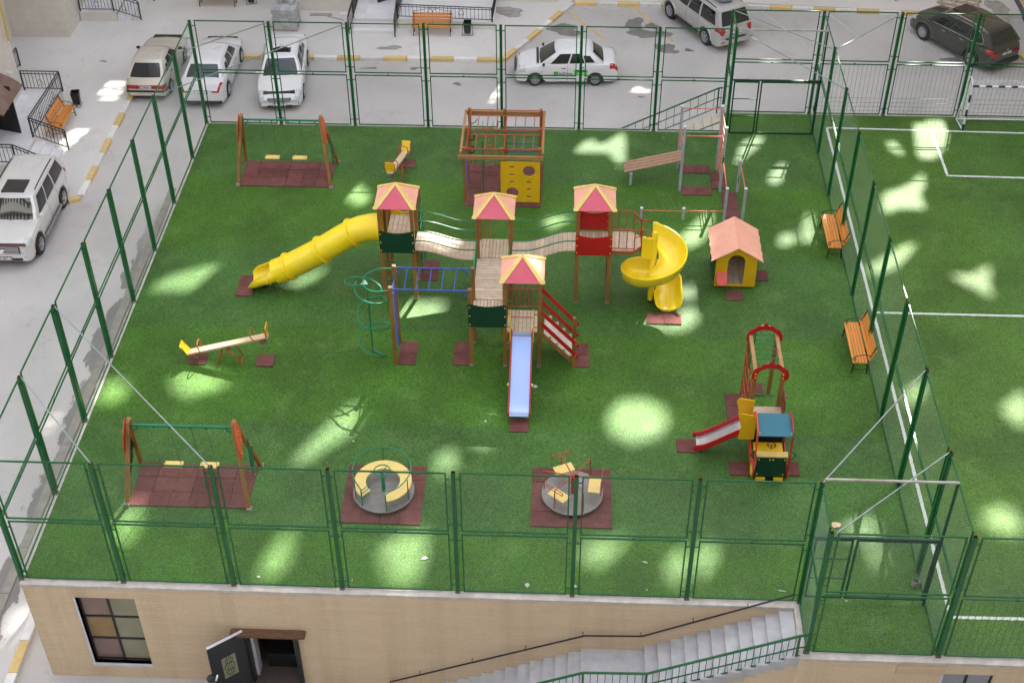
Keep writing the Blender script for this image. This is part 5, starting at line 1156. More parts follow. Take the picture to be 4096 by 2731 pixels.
def iron_rail(label, pts, h, nb=.14, hearts=(), z_off=0):
    t = balustrade('iron_railing', label, pts, h, range(len(pts)), nb, .86, .10, IRON, group=None, top=(.035,.03))
    for p, ax in hearts:
        p = V(p); ux = V(ax); b = MB()
        for s_ in (-1,1): b.tube(smooth_path([p+V((0,0,.30)),p+ux*(.10*s_)+V((0,0,.17)),p+ux*(.11*s_)+V((0,0,.05)),p+ux*(.05*s_)+V((0,0,.02)),p+ux*(.03*s_)+V((0,0,.08))],4), .009, 4)
        b.build('scroll_heart', IRON, t)
    return t
iron_rail('black iron railing with scroll hearts round the left porch', [(-9.3,27.4,ZL),(-7.74,27.4,ZL),(-7.84,23.85,ZL),(-6.63,24.0,K)], .87, .15, [((-8.6,27.4,ZL+.2),(1,0,0)),((-7.76,26.4,ZL+.2),(0,1,0)),((-7.81,24.9,ZL+.2),(0,1,0)),((-7.2,23.92,ZL-.05),(1,.1,-.5))])
iron_rail('black iron railing on the near side of the left porch steps', [(-9.3,21.95,ZL),(-7.85,21.95,ZL),(-6.63,22.0,K)], .85, .15)
iron_rail('short black iron railing against the recess of the left building', [(-10.62,30.5,K),(-10.75,28.2,K)], .85, .15)
ZT = K+.45
pt = porch('white tiled porch with steps at the top left corner', -9.2, 34.66, -7.55, 36.8, ZT); psteps(pt, 2, -9, 34.66, -7.52, 36.6, ZT, '+x', .30)
MB().box(-8.9,35.9,ZT,-8.85,36.8,ZT+2).build('black_door', BLACK, pt)
iron_rail('black iron railing down the top left porch steps', [(-9.15,34.7,ZT),(-7.65,34.72,ZT),(-6.52,34.8,K)], .90, .15, [((-8.4,34.71,ZT+.2),(1,0,0)),((-7.2,34.74,ZT),(1,0,-.35))])
iron_rail('black iron railing on the far side of the top left porch steps', [(-7.6,36.6,ZT),(-6.4,36.7,K)], .90, .15)
ZC = K+.46
pc = porch('white tiled porch and ramp with three steps at the top centre', 3.12, 34.42, 5.02, 37.1, ZC); psteps(pc, 2, 3.12, 34.40, 5.02, 36, ZC, '-y', .29)
pr_ = thing('tiled_ramp', 'long white tiled ramp behind its railing at the top centre', 'ramp', (7.1,35,K))
n_ = 9
for i in range(n_):
    for j in range(4):
        a, c = 5.08+(9.3-5.08)*i/n_, 5.08+(9.3-5.08)*(i+1)/n_; za, zc = ZC-.14*i/n_, ZC-.14*(i+1)/n_; y0 = 34.42+.66*j; y1 = y0+.652
        MB().add([(a+.004,y0,za-.03),(c-.004,y0,zc-.03),(c-.004,y1,zc-.03),(a+.004,y1,za-.03),(a+.004,y0,za),(c-.004,y0,zc),(c-.004,y1,zc),(a+.004,y1,za)], [(3,2,1,0),(4,5,6,7),(0,1,5,4),(1,2,6,5),(2,3,7,6),(3,0,4,7)]).build('paving_tile', TILEW, pr_)
MB().plate([(5.05,K),(9.28,K),(9.28,ZC-.17),(5.05,ZC-.03)], (0,34.46,0), (1,0,0), (0,0,1), .05).box(9.22,34.5,K,9.28,37,ZC-.17).build('ramp_wall', WHITE_W, pr_)
iron_rail('black iron railing with scroll hearts along the front of the white ramp', [(5.06,34.48,ZC),(9.2,34.5,ZC-.13)], .66, .17, [((6.5,34.48,ZC+.2),(1,0,0)),((7.85,34.49,ZC+.15),(1,0,0))])
iron_rail('black iron railing at the right end of the white ramp', [(9.22,34.52,ZC-.13),(9.3,36.9,ZC-.13)], .66, .17)
iron_rail('black iron railing left of the centre porch steps', [(3.08,36.8,ZC),(3.10,34.45,ZC),(2.95,33.85,K)], .85, .15)
iron_rail('black iron railing right of the centre porch steps', [(5.04,36.2,ZC),(5.03,34.45,ZC),(5.0,33.6,K)], .85, .15)

# unseen wall added as a sun blocker, its openings cut to shape the light patches
KX, KZ = to_sun.x/to_sun.y, to_sun.z/to_sun.y; YW = 52.0
def ray(px, py):
    return F + (px-2048)/5489.55*CR - (py-1365.5)/5489.55*CU
def ground(px, py, z=0.0):
    d = ray(px, py); C_ = cam.matrix_world.translation; return C_ + d*((z-C_.z)/d.z)
OPEN = [[(12.86,33.35),(13.47,33.2),(14.17,33.89),(14.83,34.81),(14.73,35.12),(14.02,34.4)],[(15.71,32.79),(16.41,32.97),(17.12,33.59),(17.2,34.17),(16.62,33.99),(16.25,33.69),(15.81,33.96),(15.91,33.44)],[(12.88,38.5),(12.98,37.95),(13.45,37.65),(14.25,37.29),(14.16,37.91),(14.04,38.56),(13.45,38.58)],[(15.58,42.27),(15.96,41.75),(17.25,42.31),(16.97,42.63),(16.56,42.92),(15.97,42.67)],[(14.07,43.1),(13.88,42.47),(14.3,42.36),(14.75,42.89),(14.61,43.3)],[(20.38,45.16),(20.57,44.25),(20.74,43.69),(20.93,43.03),(21.21,43.06),(21.46,43.96),(21.24,44.35),(20.95,44.77),(20.75,45.22)],[(24.71,44.39),(24.72,43.55),(25.09,43.53),(25.29,44.16),(25.29,44.39)],[(23.9,44.79),(24.33,44.61),(24.61,45.24),(24.53,45.45),(24.15,45.18)],[(27.89,43.22),(27.99,42.73),(28.57,42.58),(29.29,42.91),(29.51,43.46),(29.42,43.93),(28.87,44.12),(28.37,43.97),(28.05,43.64)],[(27.41,39.42),(27.96,39.81),(28.67,39.83),(29.19,39.56),(29.18,39.0),(28.71,38.86),(28.54,39.38),(27.84,39.41)],[(20.92,40.05),(20.48,38.99),(21.1,38.76),(21.66,38.8),(21.83,39.21),(21.73,39.77),(21.37,40.04)],[(31.41,35.51),(31.4,33.99),(31.77,34.96),(31.94,35.49),(31.74,35.58)],[(30.81,35.76),(30.81,35.23),(31.15,35.16),(31.32,35.63)],[(33.61,32.97),(34.23,32.56),(34.75,31.95),(34.76,32.87),(35.04,33.87),(34.39,33.71),(33.77,34.04)],[(36.69,33.44),(37.36,32.97),(38.05,32.17),(37.94,33.33),(38.13,34.44),(37.87,34.81),(37.36,33.92),(36.83,33.68)],[(36.28,37.1),(36.89,36.97),(37.34,36.57),(37.38,37.39),(37.58,38.08),(37.1,37.72),(36.63,37.42)],[(33.69,36.75),(34.2,36.17),(34.85,35.51),(34.96,35.74),(34.56,36.72),(33.93,37.13)],[(35.58,42.02),(36.02,41.55),(36.01,42.22),(35.74,42.54)],[(38.16,42.59),(38.74,41.9),(38.95,42.91),(38.67,43.17)],[(22.9,30.86),(23.11,30.28),(23.77,30.33),(24.25,29.81),(24.8,31.77),(24.01,30.96),(23.33,31.06)],[(34.03,28.83),(35.1,28.64),(35.27,30.16),(34.91,31.02),(34.45,30.82)],[(33.23,29.95),(33.55,30.01),(33.94,30.77),(33.47,30.51)],[(36.39,30.34),(37.11,30.94),(36.93,31.15),(36.5,30.68)],[(37.19,29.02),(37.7,29.0),(37.74,31.06),(37.47,31.07)],[(34.46,32.31),(34.7,31.84),(34.87,32.56),(34.68,32.83)],[(33.53,16.51),(34.2,16.4),(34.62,16.76),(34.61,17.85),(34.0,17.51)],[(33.8,18.14),(34.77,18.02),(34.97,18.89),(33.9,18.93)],[(35.77,18.08),(36.43,17.61),(36.59,18.84),(35.85,18.86)],[(13.35,18.72),(14.09,16.68),(14.62,16.66),(14.04,18.79)],[(15.35,18.84),(15.51,17.66),(16.5,17.44),(16.88,18.7),(16.1,18.54)],[(9.4,20.17),(9.97,19.1),(10.4,19.09),(10.32,20.31)],[(22.08,17.99),(22.2,17.44),(22.9,17.69),(23.0,18.09)],[(23.86,47.93),(23.98,47.5),(24.66,47.3),(25.0,47.96),(25.11,48.74),(24.65,48.83)],[(21.32,48.68),(21.3,47.56),(21.6,47.52),(21.87,48.35),(21.74,48.7)],[(28.71,47.89),(28.67,47.51),(29.15,47.42),(29.58,47.26),(29.49,47.73),(29.23,48.12)],[(30.78,48.23),(30.89,47.74),(31.21,47.66),(31.28,48.55)],[(31.39,47.52),(31.82,47.32),(31.85,48.02),(31.61,48.34)],[(17.06,47.36),(17.06,46.69),(17.38,46.64),(17.79,47.66),(17.85,48.05),(17.44,47.74)],[(37.96,46.26),(38.59,45.94),(39.03,46.59),(38.8,46.85),(38.21,46.58)],[(34.6,46.93),(35.22,46.44),(35.64,46.93),(35.33,47.12)],[(35.39,47.3),(35.68,47.22),(35.89,47.84),(35.62,47.85)],[(28.52,31.71),(28.41,30.25),(28.98,29.8),(29.01,30.44),(28.74,31.01)],[(29.73,32.47),(29.85,31.6),(30.15,31.38),(30.18,32.46)],[(6.04,28.1),(6.41,27.54),(7.03,27.72),(6.9,28.54)],[(6.96,34.09),(7.01,33.48),(7.17,32.9),(7.42,33.41),(7.26,34.02)],[(6.96,32.58),(7.24,31.93),(7.77,32.26),(7.52,32.97)],[(0.63,19.19),(0.48,17.91),(1.06,17.9),(1.6,19.34),(1.32,19.44)],[(1.32,22.67),(1.25,21.69),(2.4,21.73),(3.5,23.08),(3.17,23.73),(2.04,23.37)],[(10.38,31.21),(10.83,30.41),(11.2,31.53),(10.87,32.23),(10.45,31.7)],[(23.21,34.95),(23.39,34.64),(24.03,34.56),(23.7,35.12)],[(27.69,35.64),(27.96,34.85),(28.35,34.1),(28.49,35.37),(28.18,35.97)],[(28.13,38.14),(28.68,37.86),(28.97,38.33),(28.51,38.5)],[(14.02,44.59),(13.8,43.58),(14.1,43.64),(14.33,44.65)],[(10.12,37.24),(10.23,36.79),(10.5,36.88),(10.53,37.37)],[(16.5,38.23),(16.97,37.83),(17.53,37.37),(17.44,37.92),(17.05,38.26)]]
DENS=[3,3,3,3,3,3,3,3,3,3,3,3,3,3,3,3,3,3,3,3,3,3,3,3,3,2,2,2,2,2,2,2,3,3,3,3,3,3,3,3,3,3,3,2,2,2,2,2,3,3,3,3,2,2,3]
OPEN_SCALE = 1.0
tb_ = thing('unseen_light_block', 'tall beige wall added unseen above the top edge, cut through to cast the sun patches', 'building', (20,52,K))
polys = []
for q in OPEN:
    P_ = smooth_path([(a,b,0) for a,b in q]+[(q[0][0],q[0][1],0)], 3)[:-1]; c_ = sum((V(p) for p in P_), V())/len(P_); polys.append([c_+(V(p)-c_)*OPEN_SCALE for p in P_])
b = MB(); z = -3.4; dz = .2
ri = 0
while z < 100:
    zm = z+dz/2; cuts = []
    ri += 1
    for P_, dn in zip(polys, DENS):
        xs = []
        if ri % 3 >= dn: continue
        for p, q in zip(P_, P_[1:]+P_[:1]):
            if (p.y-zm)*(q.y-zm) < 0: xs.append(p.x+(q.x-p.x)*(zm-p.y)/(q.y-p.y))
        xs.sort(); cuts += list(zip(xs[::2], xs[1::2]))
    cuts.sort(); x = -22
    for a, c in cuts:
        if a > x: b.box(x,YW-.04,z,a,YW+.04,z+dz)
        x = max(x, c)
    b.box(x,YW-.04,z,62,YW+.04,z+dz); z += dz
b.build('sun_patch_wall', pm('tower_render', (.60,.53,.43), .85, .06, 1), tb_)
b = MB()
def clear(x, z, w_, h_):
    for q in OPEN:
        xs = [a for a,_ in q]; zs = [c for _,c in q]
        if x+w_ > min(xs)-.3 and x-w_ < max(xs)+.3 and z+h_ > min(zs)-.3 and z-h_ < max(zs)+.3: return False
    return True
for i in range(27):
    for j in range(19):
        x, z = -20+3.1*i, 1+3.2*j
        if clear(x, z, .8, .9): b.box(x-.75,YW-.09,z-.85,x+.75,YW-.042,z+.85)
b.build('window_glass', GLASSD, tb_)

# the block the photograph is taken from: unseen face added for bounce and reflections
vb = thing('unseen_light_block', 'tall beige apartment block behind the viewer, unseen, added for bounce and reflections', 'building', (12,-24,S))
MB().box(-45,-32,S,70,-22.3,48).build('wall', pm('tower_render2', (.50,.49,.475), .85, .06, 1), vb)
b = MB(); c = MB()
for i in range(38):
    for j in range(16):
        x, z = -43+3.0*i, S+1.0+3.1*j; b.box(x,-22.32,z+.6,x+1.5,-22.25,z+2.2)
for j in range(16): c.box(-45,-22.3,S+3.1*(j+1)-.12,70,-21.9,S+3.1*(j+1)+.1)
b.build('window_glass', GLASSD, vb); c.build('string_course', pm('tower_band', (.60,.59,.57), .85, .05, 1), vb)

sb = thing('unseen_light_block', 'tall plain block added unseen right of the pitch to narrow the sky light', 'building', (56,5,S)); MB().box(52,-22,S,64,24,60).build('wall', pm('tower_render2', (.50,.49,.475)), sb)  # unseen block, added to close off sky light from the side
# ---------------------------------------------------------------- cars
def interp(tab, x):
    if x <= tab[0][0]: return tab[0][1]
    for (a,b),(c,d) in zip(tab, tab[1:]):
        if x <= c:
            t = (x-a)/(c-a); t = t*t*(3-2*t)*.35+t*.65; return b+(d-b)*t
    return tab[-1][1]
def paint(name, col, metal=0.0, rough=.28):
    m_ = pm(name, col, rough, .03, 2, metal=metal, coat=1.0, spec=.5, dirt=.10, dirtcol=tuple(c*.8 for c in col)); return m_
def car(name, label, cat, loc, rz, body, W, xr, xf, wb, top, belt, gh, Hr, Rw=.32, spokes=5, windows=(), steel=False, plate=None, plate_front=False, tail=None, head=None, rails=False, roof_w=.70, sunroof=None, extra=None, wsp=.9, arch_trim=None):
    """top: deck line (x,z) table of the lower body; gh: (xA windscreen base, xB roof front, xC roof rear, xD rear glass base), belt: z table for the side window sill."""
    t = thing(name, label, cat, loc, rz); xw = (wb/2, -wb/2); Ra = Rw*1.17; zb0 = .20 if Rw < .34 else .27; hw = W/2
    def wd(x):
        e = max(0, (x-(xf-.9))/.9) if x > 0 else max(0, ((xr+.8)-x)/.8); e = min(1, e); return hw*(1-.145*e**2.3)
    xs = set(round(xr+(xf-xr)*i/40, 3) for i in range(41))
    for c in xw:
        for k in range(-9,10): xs.add(round(c+Ra*math.sin(math.pi/2*k/9), 3))
    xs = sorted(xs); rings = []; archx = []
    def ringpts(x, out=0):
        zt = interp(top, x); zb = zb0
        for c in xw:
            if abs(x-c) < Ra: zb = max(zb, Rw+math.sqrt(max(0,Ra*Ra-(x-c)**2))*.98)
        w_ = wd(x); ends = min(1, (xf-x)/.16, (x-xr)/.14); ends = max(0, ends); er = (1-ends)**2
        zt -= .10*er; w_ *= 1-.05*er; zb += .06*er if zb < .5 else 0; zm = zb+(zt-zb)*.45; zs = zt-.13
        if zs < zb+.03: zs = zb+(zt-zb)*.6; zm = zb+(zt-zb)*.3
        flare = .012*max(0, 1-min(abs(x-xw[0]), abs(x-xw[1]))/.5)
        return [(w_*.70,zb),(w_*.965+flare,zb),(w_*.992+flare,zm),(w_,zm+(zs-zm)*.6),(w_*.985,zs),(w_*.945,zt-.045),(w_*.86,zt-.008),(w_*.5,zt+.022),(0,zt+.030)]
    for x in xs:
        h = ringpts(x); rings.append([V((x,-a,b)) for a,b in h]+[V((x,a,b)) for a,b in reversed(h[:-1])])
    b = MB(); b.loft(rings, closed=False, cap0=False); n = len(rings[0])
    for rg, rev in ((rings[0],True),(rings[-1],False)): b.add(rg, [tuple(reversed(range(n))) if rev else tuple(range(n))])
    bd = b.build('body', body, t, smooth=True, local=True, angle=38)
    b = MB(); b.box(xr+.12,-hw*.86,zb0+.02,xf-.15,hw*.86,.60); b.v = b.v
    for c in xw: pass
    ch = MB(); seg = [xr+.14, xw[1]-Ra, xw[1]+Ra, xw[0]-Ra, xw[0]+Ra, xf-.16]
    for i in (0,2,4): ch.box(seg[i],-hw*(.90 if i == 2 else .74),zb0-.02,seg[i+1],hw*(.90 if i == 2 else .74),.5)
    ch.box(xr+.14,-hw*.69,zb0+.04,xf-.16,hw*.69,.78); ch.build('underbody', TRIM, t, local=True)
    # greenhouse
    xA,xB,xC,xD = gh; zA = .0
    def gp(tt, v, side):   # side surface
        x = (xA+(xB-xA)*v)*(1-tt)+(xD+(xC-xD)*v)*tt; z0 = interp(belt, x)-.02; z = z0+(Hr-z0)*(v if v < .9 else .9+(v-.9)*.8); cr = .035*math.sin(math.pi*tt); w_ = hw*.935*(1-v)+hw*roof_w*v+cr*v*.3
        w_ += .05*math.sin(math.pi*v)*.6; w_ *= 1-.05*(2*tt-1)**4
        return V((x, side*w_, z+.035*v*math.sin(math.pi*tt)))
    def fr_(s_, v, front):  # windscreen (front) or rear glass, s_ -1..1
        e = gp(0 if front else 1, v, 1); bul = (.10 if front else .06)*(1-s_*s_)*(1-.35*v); x = e.x+(bul if front else -bul); zc = interp(top, x)+.025; z = e.z if v > .3 else e.z*(v/.3)+(zc-.02)*(1-v/.3) if abs(s_)<.98 else e.z
        return V((x, s_*e.y, e.z+.02*(1-s_*s_)*v))
    nv = 9; loops = []
    for k in range(nv+1):
        v = k/nv; lp = [fr_(s_, v, True) for s_ in (-.98,-.66,-.33,0,.33,.66,.98)]+[gp(tt, v, 1) for tt in [i/12 for i in range(13)]]+[fr_(s_, v, False) for s_ in (.98,.6,.2,-.2,-.6,-.98)]+[gp(tt, v, -1) for tt in [1-i/12 for i in range(13)]]
        loops.append(lp)
    c_ = sum(loops[-1], V())/len(loops[-1])
    for q, dz in ((.955,.022),(.80,.045),(.45,.060),(.08,.066)): loops.append([V((c_.x+(p.x-c_.x)*q, p.y*q, p.z+dz)) for p in loops[nv]])
    b = MB(); b.loft(loops, closed=True, cap1=True); cab = b.build('cabin', body, t, smooth=True, local=True, angle=38)
    def patch(fn, u0, u1, v0, v1, nu, nv_, off, rnd=0):
        P = []; 
        for j in range(nv_+1):
            for i in range(nu+1):
                u, v = u0+(u1-u0)*i/nu, v0+(v1-v0)*j/nv_; e = 1e-3; p = fn(u,v); du_ = fn(u+e,v)-fn(u-e,v); dv_ = fn(u,v+e)-fn(u,v-e); nn = du_.cross(dv_).normalized()
                if nn.dot(p-V((c_.x,0,.6))) < 0: nn = -nn
                P.append(p+nn*off)
        f = [(j*(nu+1)+i, j*(nu+1)+i+1, (j+1)*(nu+1)+i+1, (j+1)*(nu+1)+i) for j in range(nv_) for i in range(nu)]
        q = MB(); q.add(P, f); return q
    wsp_m = GLASSD
    patch(lambda u,v: fr_(u,v,True), -.87,.87,.06,wsp,10,5,.007).build('windscreen', wsp_m, t, smooth=True, local=True)
    patch(lambda u,v: fr_(u,v,False), -.84,.84,.10 if tail != 'suv' else .12,.88,8,5,.007).build('rear_window', GLASSD, t, smooth=True, local=True)
    for sd in (1,-1):
        for a, c, v0, v1 in windows: patch(lambda u,v: gp(u,v,sd), a, c, v0, v1, 6, 4, .006).build('side_window', GLASSD, t, smooth=True, local=True)
    if sunroof: 
        rf = lambda u,v: V((c_.x+u, v, Hr+.075-.02*abs(v)))
        b = MB(); zr = Hr+.052; b.add([(sunroof[1],-.40,zr+.020),(sunroof[0],-.40,zr+.020),(sunroof[0],.40,zr+.020),(sunroof[1],.40,zr+.020),(sunroof[1],-.40,zr-.05),(sunroof[0],-.40,zr-.05),(sunroof[0],.40,zr-.05),(sunroof[1],.40,zr-.05)], [(3,2,1,0),(4,5,6,7),(0,1,5,4),(1,2,6,5),(2,3,7,6),(3,0,4,7)]); b.build('sunroof', GLASSD, t, local=True)
    if rails:
        for sd in (1,-1):
            p = [gp(tt,.985,sd)*1 for tt in (.12,.3,.5,.7,.9)]; q = [V((e.x,e.y*.93,e.z+(.055 if 0<i<4 else .02))) for i,e in enumerate(p)]; MB().tube(smooth_path(q,4), .022, 6).build('roof_rail', TRIM if rails == 'black' else CHROME, t, smooth=True, local=True)
    # wheels
    for c in xw:
        for sd in (1,-1):
            y = sd*(hw-.10); b = MB(); tw = .105
            b.lathe([(Rw*.62,-tw),(Rw*.90,-tw),(Rw*.985,-tw*.75),(Rw,-tw*.3),(Rw,tw*.3),(Rw*.985,tw*.75),(Rw*.90,tw),(Rw*.62,tw)], (c,y,Rw), 24, 'y'); wh = b.build('wheel', TYRE, t, smooth=True, local=True)
            b = MB(); yo = y+sd*(tw-.012); b.lathe([(Rw*.64,-.01*sd),(Rw*.66,.012*sd),(Rw*.58,.012*sd),(Rw*.54,-.04*sd),(Rw*.50,-.05*sd)], (c,yo,Rw), 24, 'y')
            if steel:
                b.lathe([(0,.0),(Rw*.2,.01*sd),(Rw*.3,-.01*sd),(Rw*.55,-.02*sd)], (c,yo,Rw), 24, 'y'); hl_ = MB()
                for k in range(12): a = 2*math.pi*k/12; hl_.lathe([(0,0),(Rw*.055,0)], (c+Rw*.40*math.cos(a),yo+.001*sd,Rw+Rw*.40*math.sin(a)), 6, 'y')
                rm = b.build('rim', pm('steel_rim',(.34,.34,.35),.5,.1), wh, smooth=True, local=True); hl_.build('rim_hole', DARK, rm.parent, local=True)
            else:
                for k in range(spokes):
                    a = 2*math.pi*k/spokes+.3
                    for da in (-.13,.13): b.bar((c+Rw*.08*math.cos(a),yo-.008*sd,Rw+Rw*.08*math.sin(a)), (c+Rw*.6*math.cos(a+da),yo-.004*sd,Rw+Rw*.6*math.sin(a+da)), .03, .022, up=(0,1,0))
                b.lathe([(0,.004*sd),(Rw*.16,.004*sd),(Rw*.16,-.03*sd)], (c,yo,Rw), 12, 'y'); rm = b.build('rim', RIM, wh, local=True)
            q = MB(); q.lathe([(0,0),(Rw*.60,0)], (c,yo-.055*sd,Rw), 16, 'y'); q.build('brake_disc', DARK, wh, local=True)
    # mirrors, handles, lights, plates
    for sd in (1,-1):
        p = gp(.04,.10,sd); b = MB(); b.ball(p+V((.02,sd*.13,.05)), .10, 8, 6, .55, 1.0, .72).bar(p, p+V((.02,sd*.10,.02)), .03); b.build('wing_mirror', extra.get('mirror', body) if extra else body, t, smooth=True, local=True)
        for a in (windows[0][1]-.05, windows[min(1,len(windows)-1)][1]-.05):
            x = gp(a,0,1).x; z = interp(belt, x)-.12; w_ = wd(x); MB().bar((x-.09,sd*(w_*.995),z),(x+.09,sd*(w_*.995),z),.035,.028).build('door_handle', extra.get('handle', CHROME) if extra else CHROME, t, local=True)
        for k in (0,1):   # door shut lines
            if k < len(windows):
                x = gp(windows[k][1]+.012,0,1).x; hh = [(a,z) for a,z in ringpts(x)[1:6]]; b = MB()
                b.tube([V((x,sd*(a+.0015),z)) for a,z in hh], .005, 4); b.build('shut_line', TRIM, t, local=True)
    def bodypt(x, s_, sd, off=.006):
        h = ringpts(x); k = s_*(len(h)-1); i = min(int(k), len(h)-2); f = k-i; a = h[i][0]*(1-f)+h[i+1][0]*f; z = h[i][1]*(1-f)+h[i+1][1]*f; return V((x, sd*(a+off), z+off*.6))
    def lamp(nm, x0, x1, s0, s1, mat, nose):
        for sd in (1,-1):
            P = []; nu, nv_ = 5, 4
            for j in range(nv_+1):
                for i in range(nu+1): P.append(bodypt(x0+(x1-x0)*i/nu, s0+(s1-s0)*j/nv_, sd))
            b = MB(); b.add(P, [(j*(nu+1)+i, j*(nu+1)+i+1, (j+1)*(nu+1)+i+1, (j+1)*(nu+1)+i) for j in range(nv_) for i in range(nu)])
            # wrap on to the end face
            xe = x1 if nose else x0; dx = .012 if nose else -.012; e = [bodypt(xe, s0+(s1-s0)*j/nv_, sd) for j in range(nv_+1)]; k_ = extra.get('lampw', .58) if extra else .58
            e2 = [V((p.x+dx, p.y*k_, p.z)) for p in e]; e1 = [V((p.x+dx, p.y, p.z)) for p in e]; b.loft([e1,e2], closed=False); b.loft([e,e1], closed=False); b.build(nm, mat, t, smooth=True, local=True)
    if head is not None: lamp('headlight', xf-.42, xf-.004, head[0], head[1], LENS, True)
    if extra and extra.get('tail_s'): lamp('tail_light', xr+.004, xr+.34, *extra['tail_s'], TAIL, False)
    if plate:
        for front in ((True,) if plate_front else (False,)):
            x = (xf+.02) if front else (xr-.02); z = extra.get('plate_z', .75) if extra else .75; ux = V((0,1,0)) if front else V((0,-1,0))
            pb = MB().box(x-.012,-.26,z-.057,x+.012,.26,z+.057).build('number_plate', PLATE, t, local=True); MB().box(x-.010,-.27,z-.067,x+.008,.27,z+.067).build('plate_frame', INK, pb, local=True) if extra and extra.get('pframe', True) else None
            o_ = inst(text_mesh(plate, INK, True), 'lettering', pb, (x+(.014 if front else -.014), 0, z), axes_rot(ux,(0,0,1)), (.082,.095,.095))
    return t, gp, fr_, bodypt, interp
WHITE = paint('white_car_paint', (.80,.80,.81)); PEARL = paint('pearl_car_paint', (.72,.71,.69), .1, .3); SILV = paint('silver_car_paint', (.56,.55,.54), .35, .32); BRNZ = paint('bronze_grey_car_paint', (.060,.055,.050), .45, .28); CREAM = paint('champagne_car_paint', (.66,.62,.54), .25, .32)
SED = dict(windows=((.10,.36,.10,.84),(.385,.66,.10,.84),(.68,.86,.14,.72)))
E_ = math.pi/2
# white taxi, seen from its left side
t, gp, fr_, bp, ip = car('parked_car', 'white taxi saloon with green stickers and a driver at its open window', 'car', (12.45,30.62,S), math.pi+R(2.2), WHITE, 1.70, -2.16, 2.06, 2.476,
    ((-2.16,.84),(-2.0,.97),(-1.4,1.0),(-.9,1.0),(.75,.98),(1.4,.90),(1.9,.78),(2.06,.62)), ((-2.2,.98),(-1,.97),(1,.92)), (1.05,.30,-1.05,-1.60), 1.42, .29, steel=True,
    head=(.40,.80), extra=dict(mirror=TRIM, handle=TRIM, tail_s=(.42,.74), lampw=.62), roof_w=.68, windows=((.13,.42,.14,.84),(.45,.70,.14,.84),(.72,.88,.18,.70)))
LG = pm('sticker_green', (.16,.62,.08), .5, .05); LT_ = pm('sticker_teal', (.02,.06,.07), .5)
ys = .86; dr = axes_rot((-1,0,0),(0,0,1))
st_ = MB().plate([(-.10,-.09),(.10,-.09),(.10,.09),(-.10,.09)], (.38,ys-.012,.575), (-1,0,0), (0,0,1), .006).build('green_sticker', LG, t, local=True)
inst(text_mesh('iD', LT_, True), 'lettering', t, (.38,ys-.006,.575), dr, (.15,.15,.15)); inst(text_mesh('inDrive', LT_, True), 'lettering', t, (-.02,ys-.006,.575), dr, (.135,.135,.135))
st_ = MB().plate([(-.27,-.13),(.27,-.13),(.27,.13),(-.27,.13)], (-.62,ys-.012,.62), (-1,0,0), (0,0,1), .006).build('green_sticker', LG, t, local=True)
inst(text_mesh('бағаны', LT_, True), 'lettering', t, (-.66,ys-.006,.69), dr, (.11,.11,.11)); inst(text_mesh('ӨЗІҢ', PLATE, True), 'lettering', t, (-.66,ys-.006,.60), dr, (.085,.085,.085))
MB().bar((.92,ys-.01,.66),(1.0,ys-.01,.66),.012,.03).build('side_indicator', pm('amber_lens',(.7,.22,.02),.2), t, local=True)
for k in (0,1): MB().plate([(-.09,-.06),(.09,-.06),(.09,.06),(-.09,.06)], V((-1.16+.0,-.05-.22*k,1.23)), (0,1,0), V((.62,0,.6)), .012).build('rear_sticker', PLATE, t, local=True)
for sd in (1,): 
    b = MB(); b.bar((1.9,-.6,.55),(1.9,.6,.55),.02); 
MB().plate([(-.55,-.10),(.55,-.10),(.5,.12),(-.5,.12)], (2.07,0,.62), (0,1,0), (-.25,0,1), .02).build('front_grille', TRIM, t, local=True)
MB().plate([(-.66,-.05),(.66,-.05),(.66,.05),(-.66,.05)], (1.13,0,.985), (0,1,0), (-1,0,.1), .012).build('wiper_cowl', TRIM, t, local=True)
# driver behind the glass: the near front window is wound down
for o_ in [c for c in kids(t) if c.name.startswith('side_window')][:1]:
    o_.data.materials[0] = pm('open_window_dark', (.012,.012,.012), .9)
dm = thing('person', 'driver in a pale checked shirt with one arm on the wheel of the white taxi', 'person', (12.45,30.62,S), math.pi+R(2.2))
def skin_fig(name, vs, es, rad, mat, parent, sub=2):
    me = bpy.data.meshes.new(name); me.from_pydata(vs, es, []); ob = bpy.data.objects.new(name, me); COL.objects.link(ob); ob.parent = parent
    md = ob.modifiers.new('s', 'SKIN'); 
    for d_, r_ in zip(me.skin_vertices[0].data, rad): d_.radius = (r_,r_)
    me.skin_vertices[0].data[0].use_root = True; ob.modifiers.new('d','SUBSURF').levels = sub; ob.modifiers['d'].render_levels = sub
    bpy.context.view_layer.update(); m2 = bpy.data.meshes.new_from_object(ob.evaluated_get(bpy.context.evaluated_depsgraph_get())); ob.modifiers.clear(); ob.data = m2; m2.materials.clear(); [m2.materials.append(x) for x in (mat if isinstance(mat,list) else [mat])]
    m2.polygons.foreach_set('use_smooth', [True]*len(m2.polygons)); return ob
SHIRT = pm('pale_check_shirt', (.50,.50,.54), .8, .25, 30)
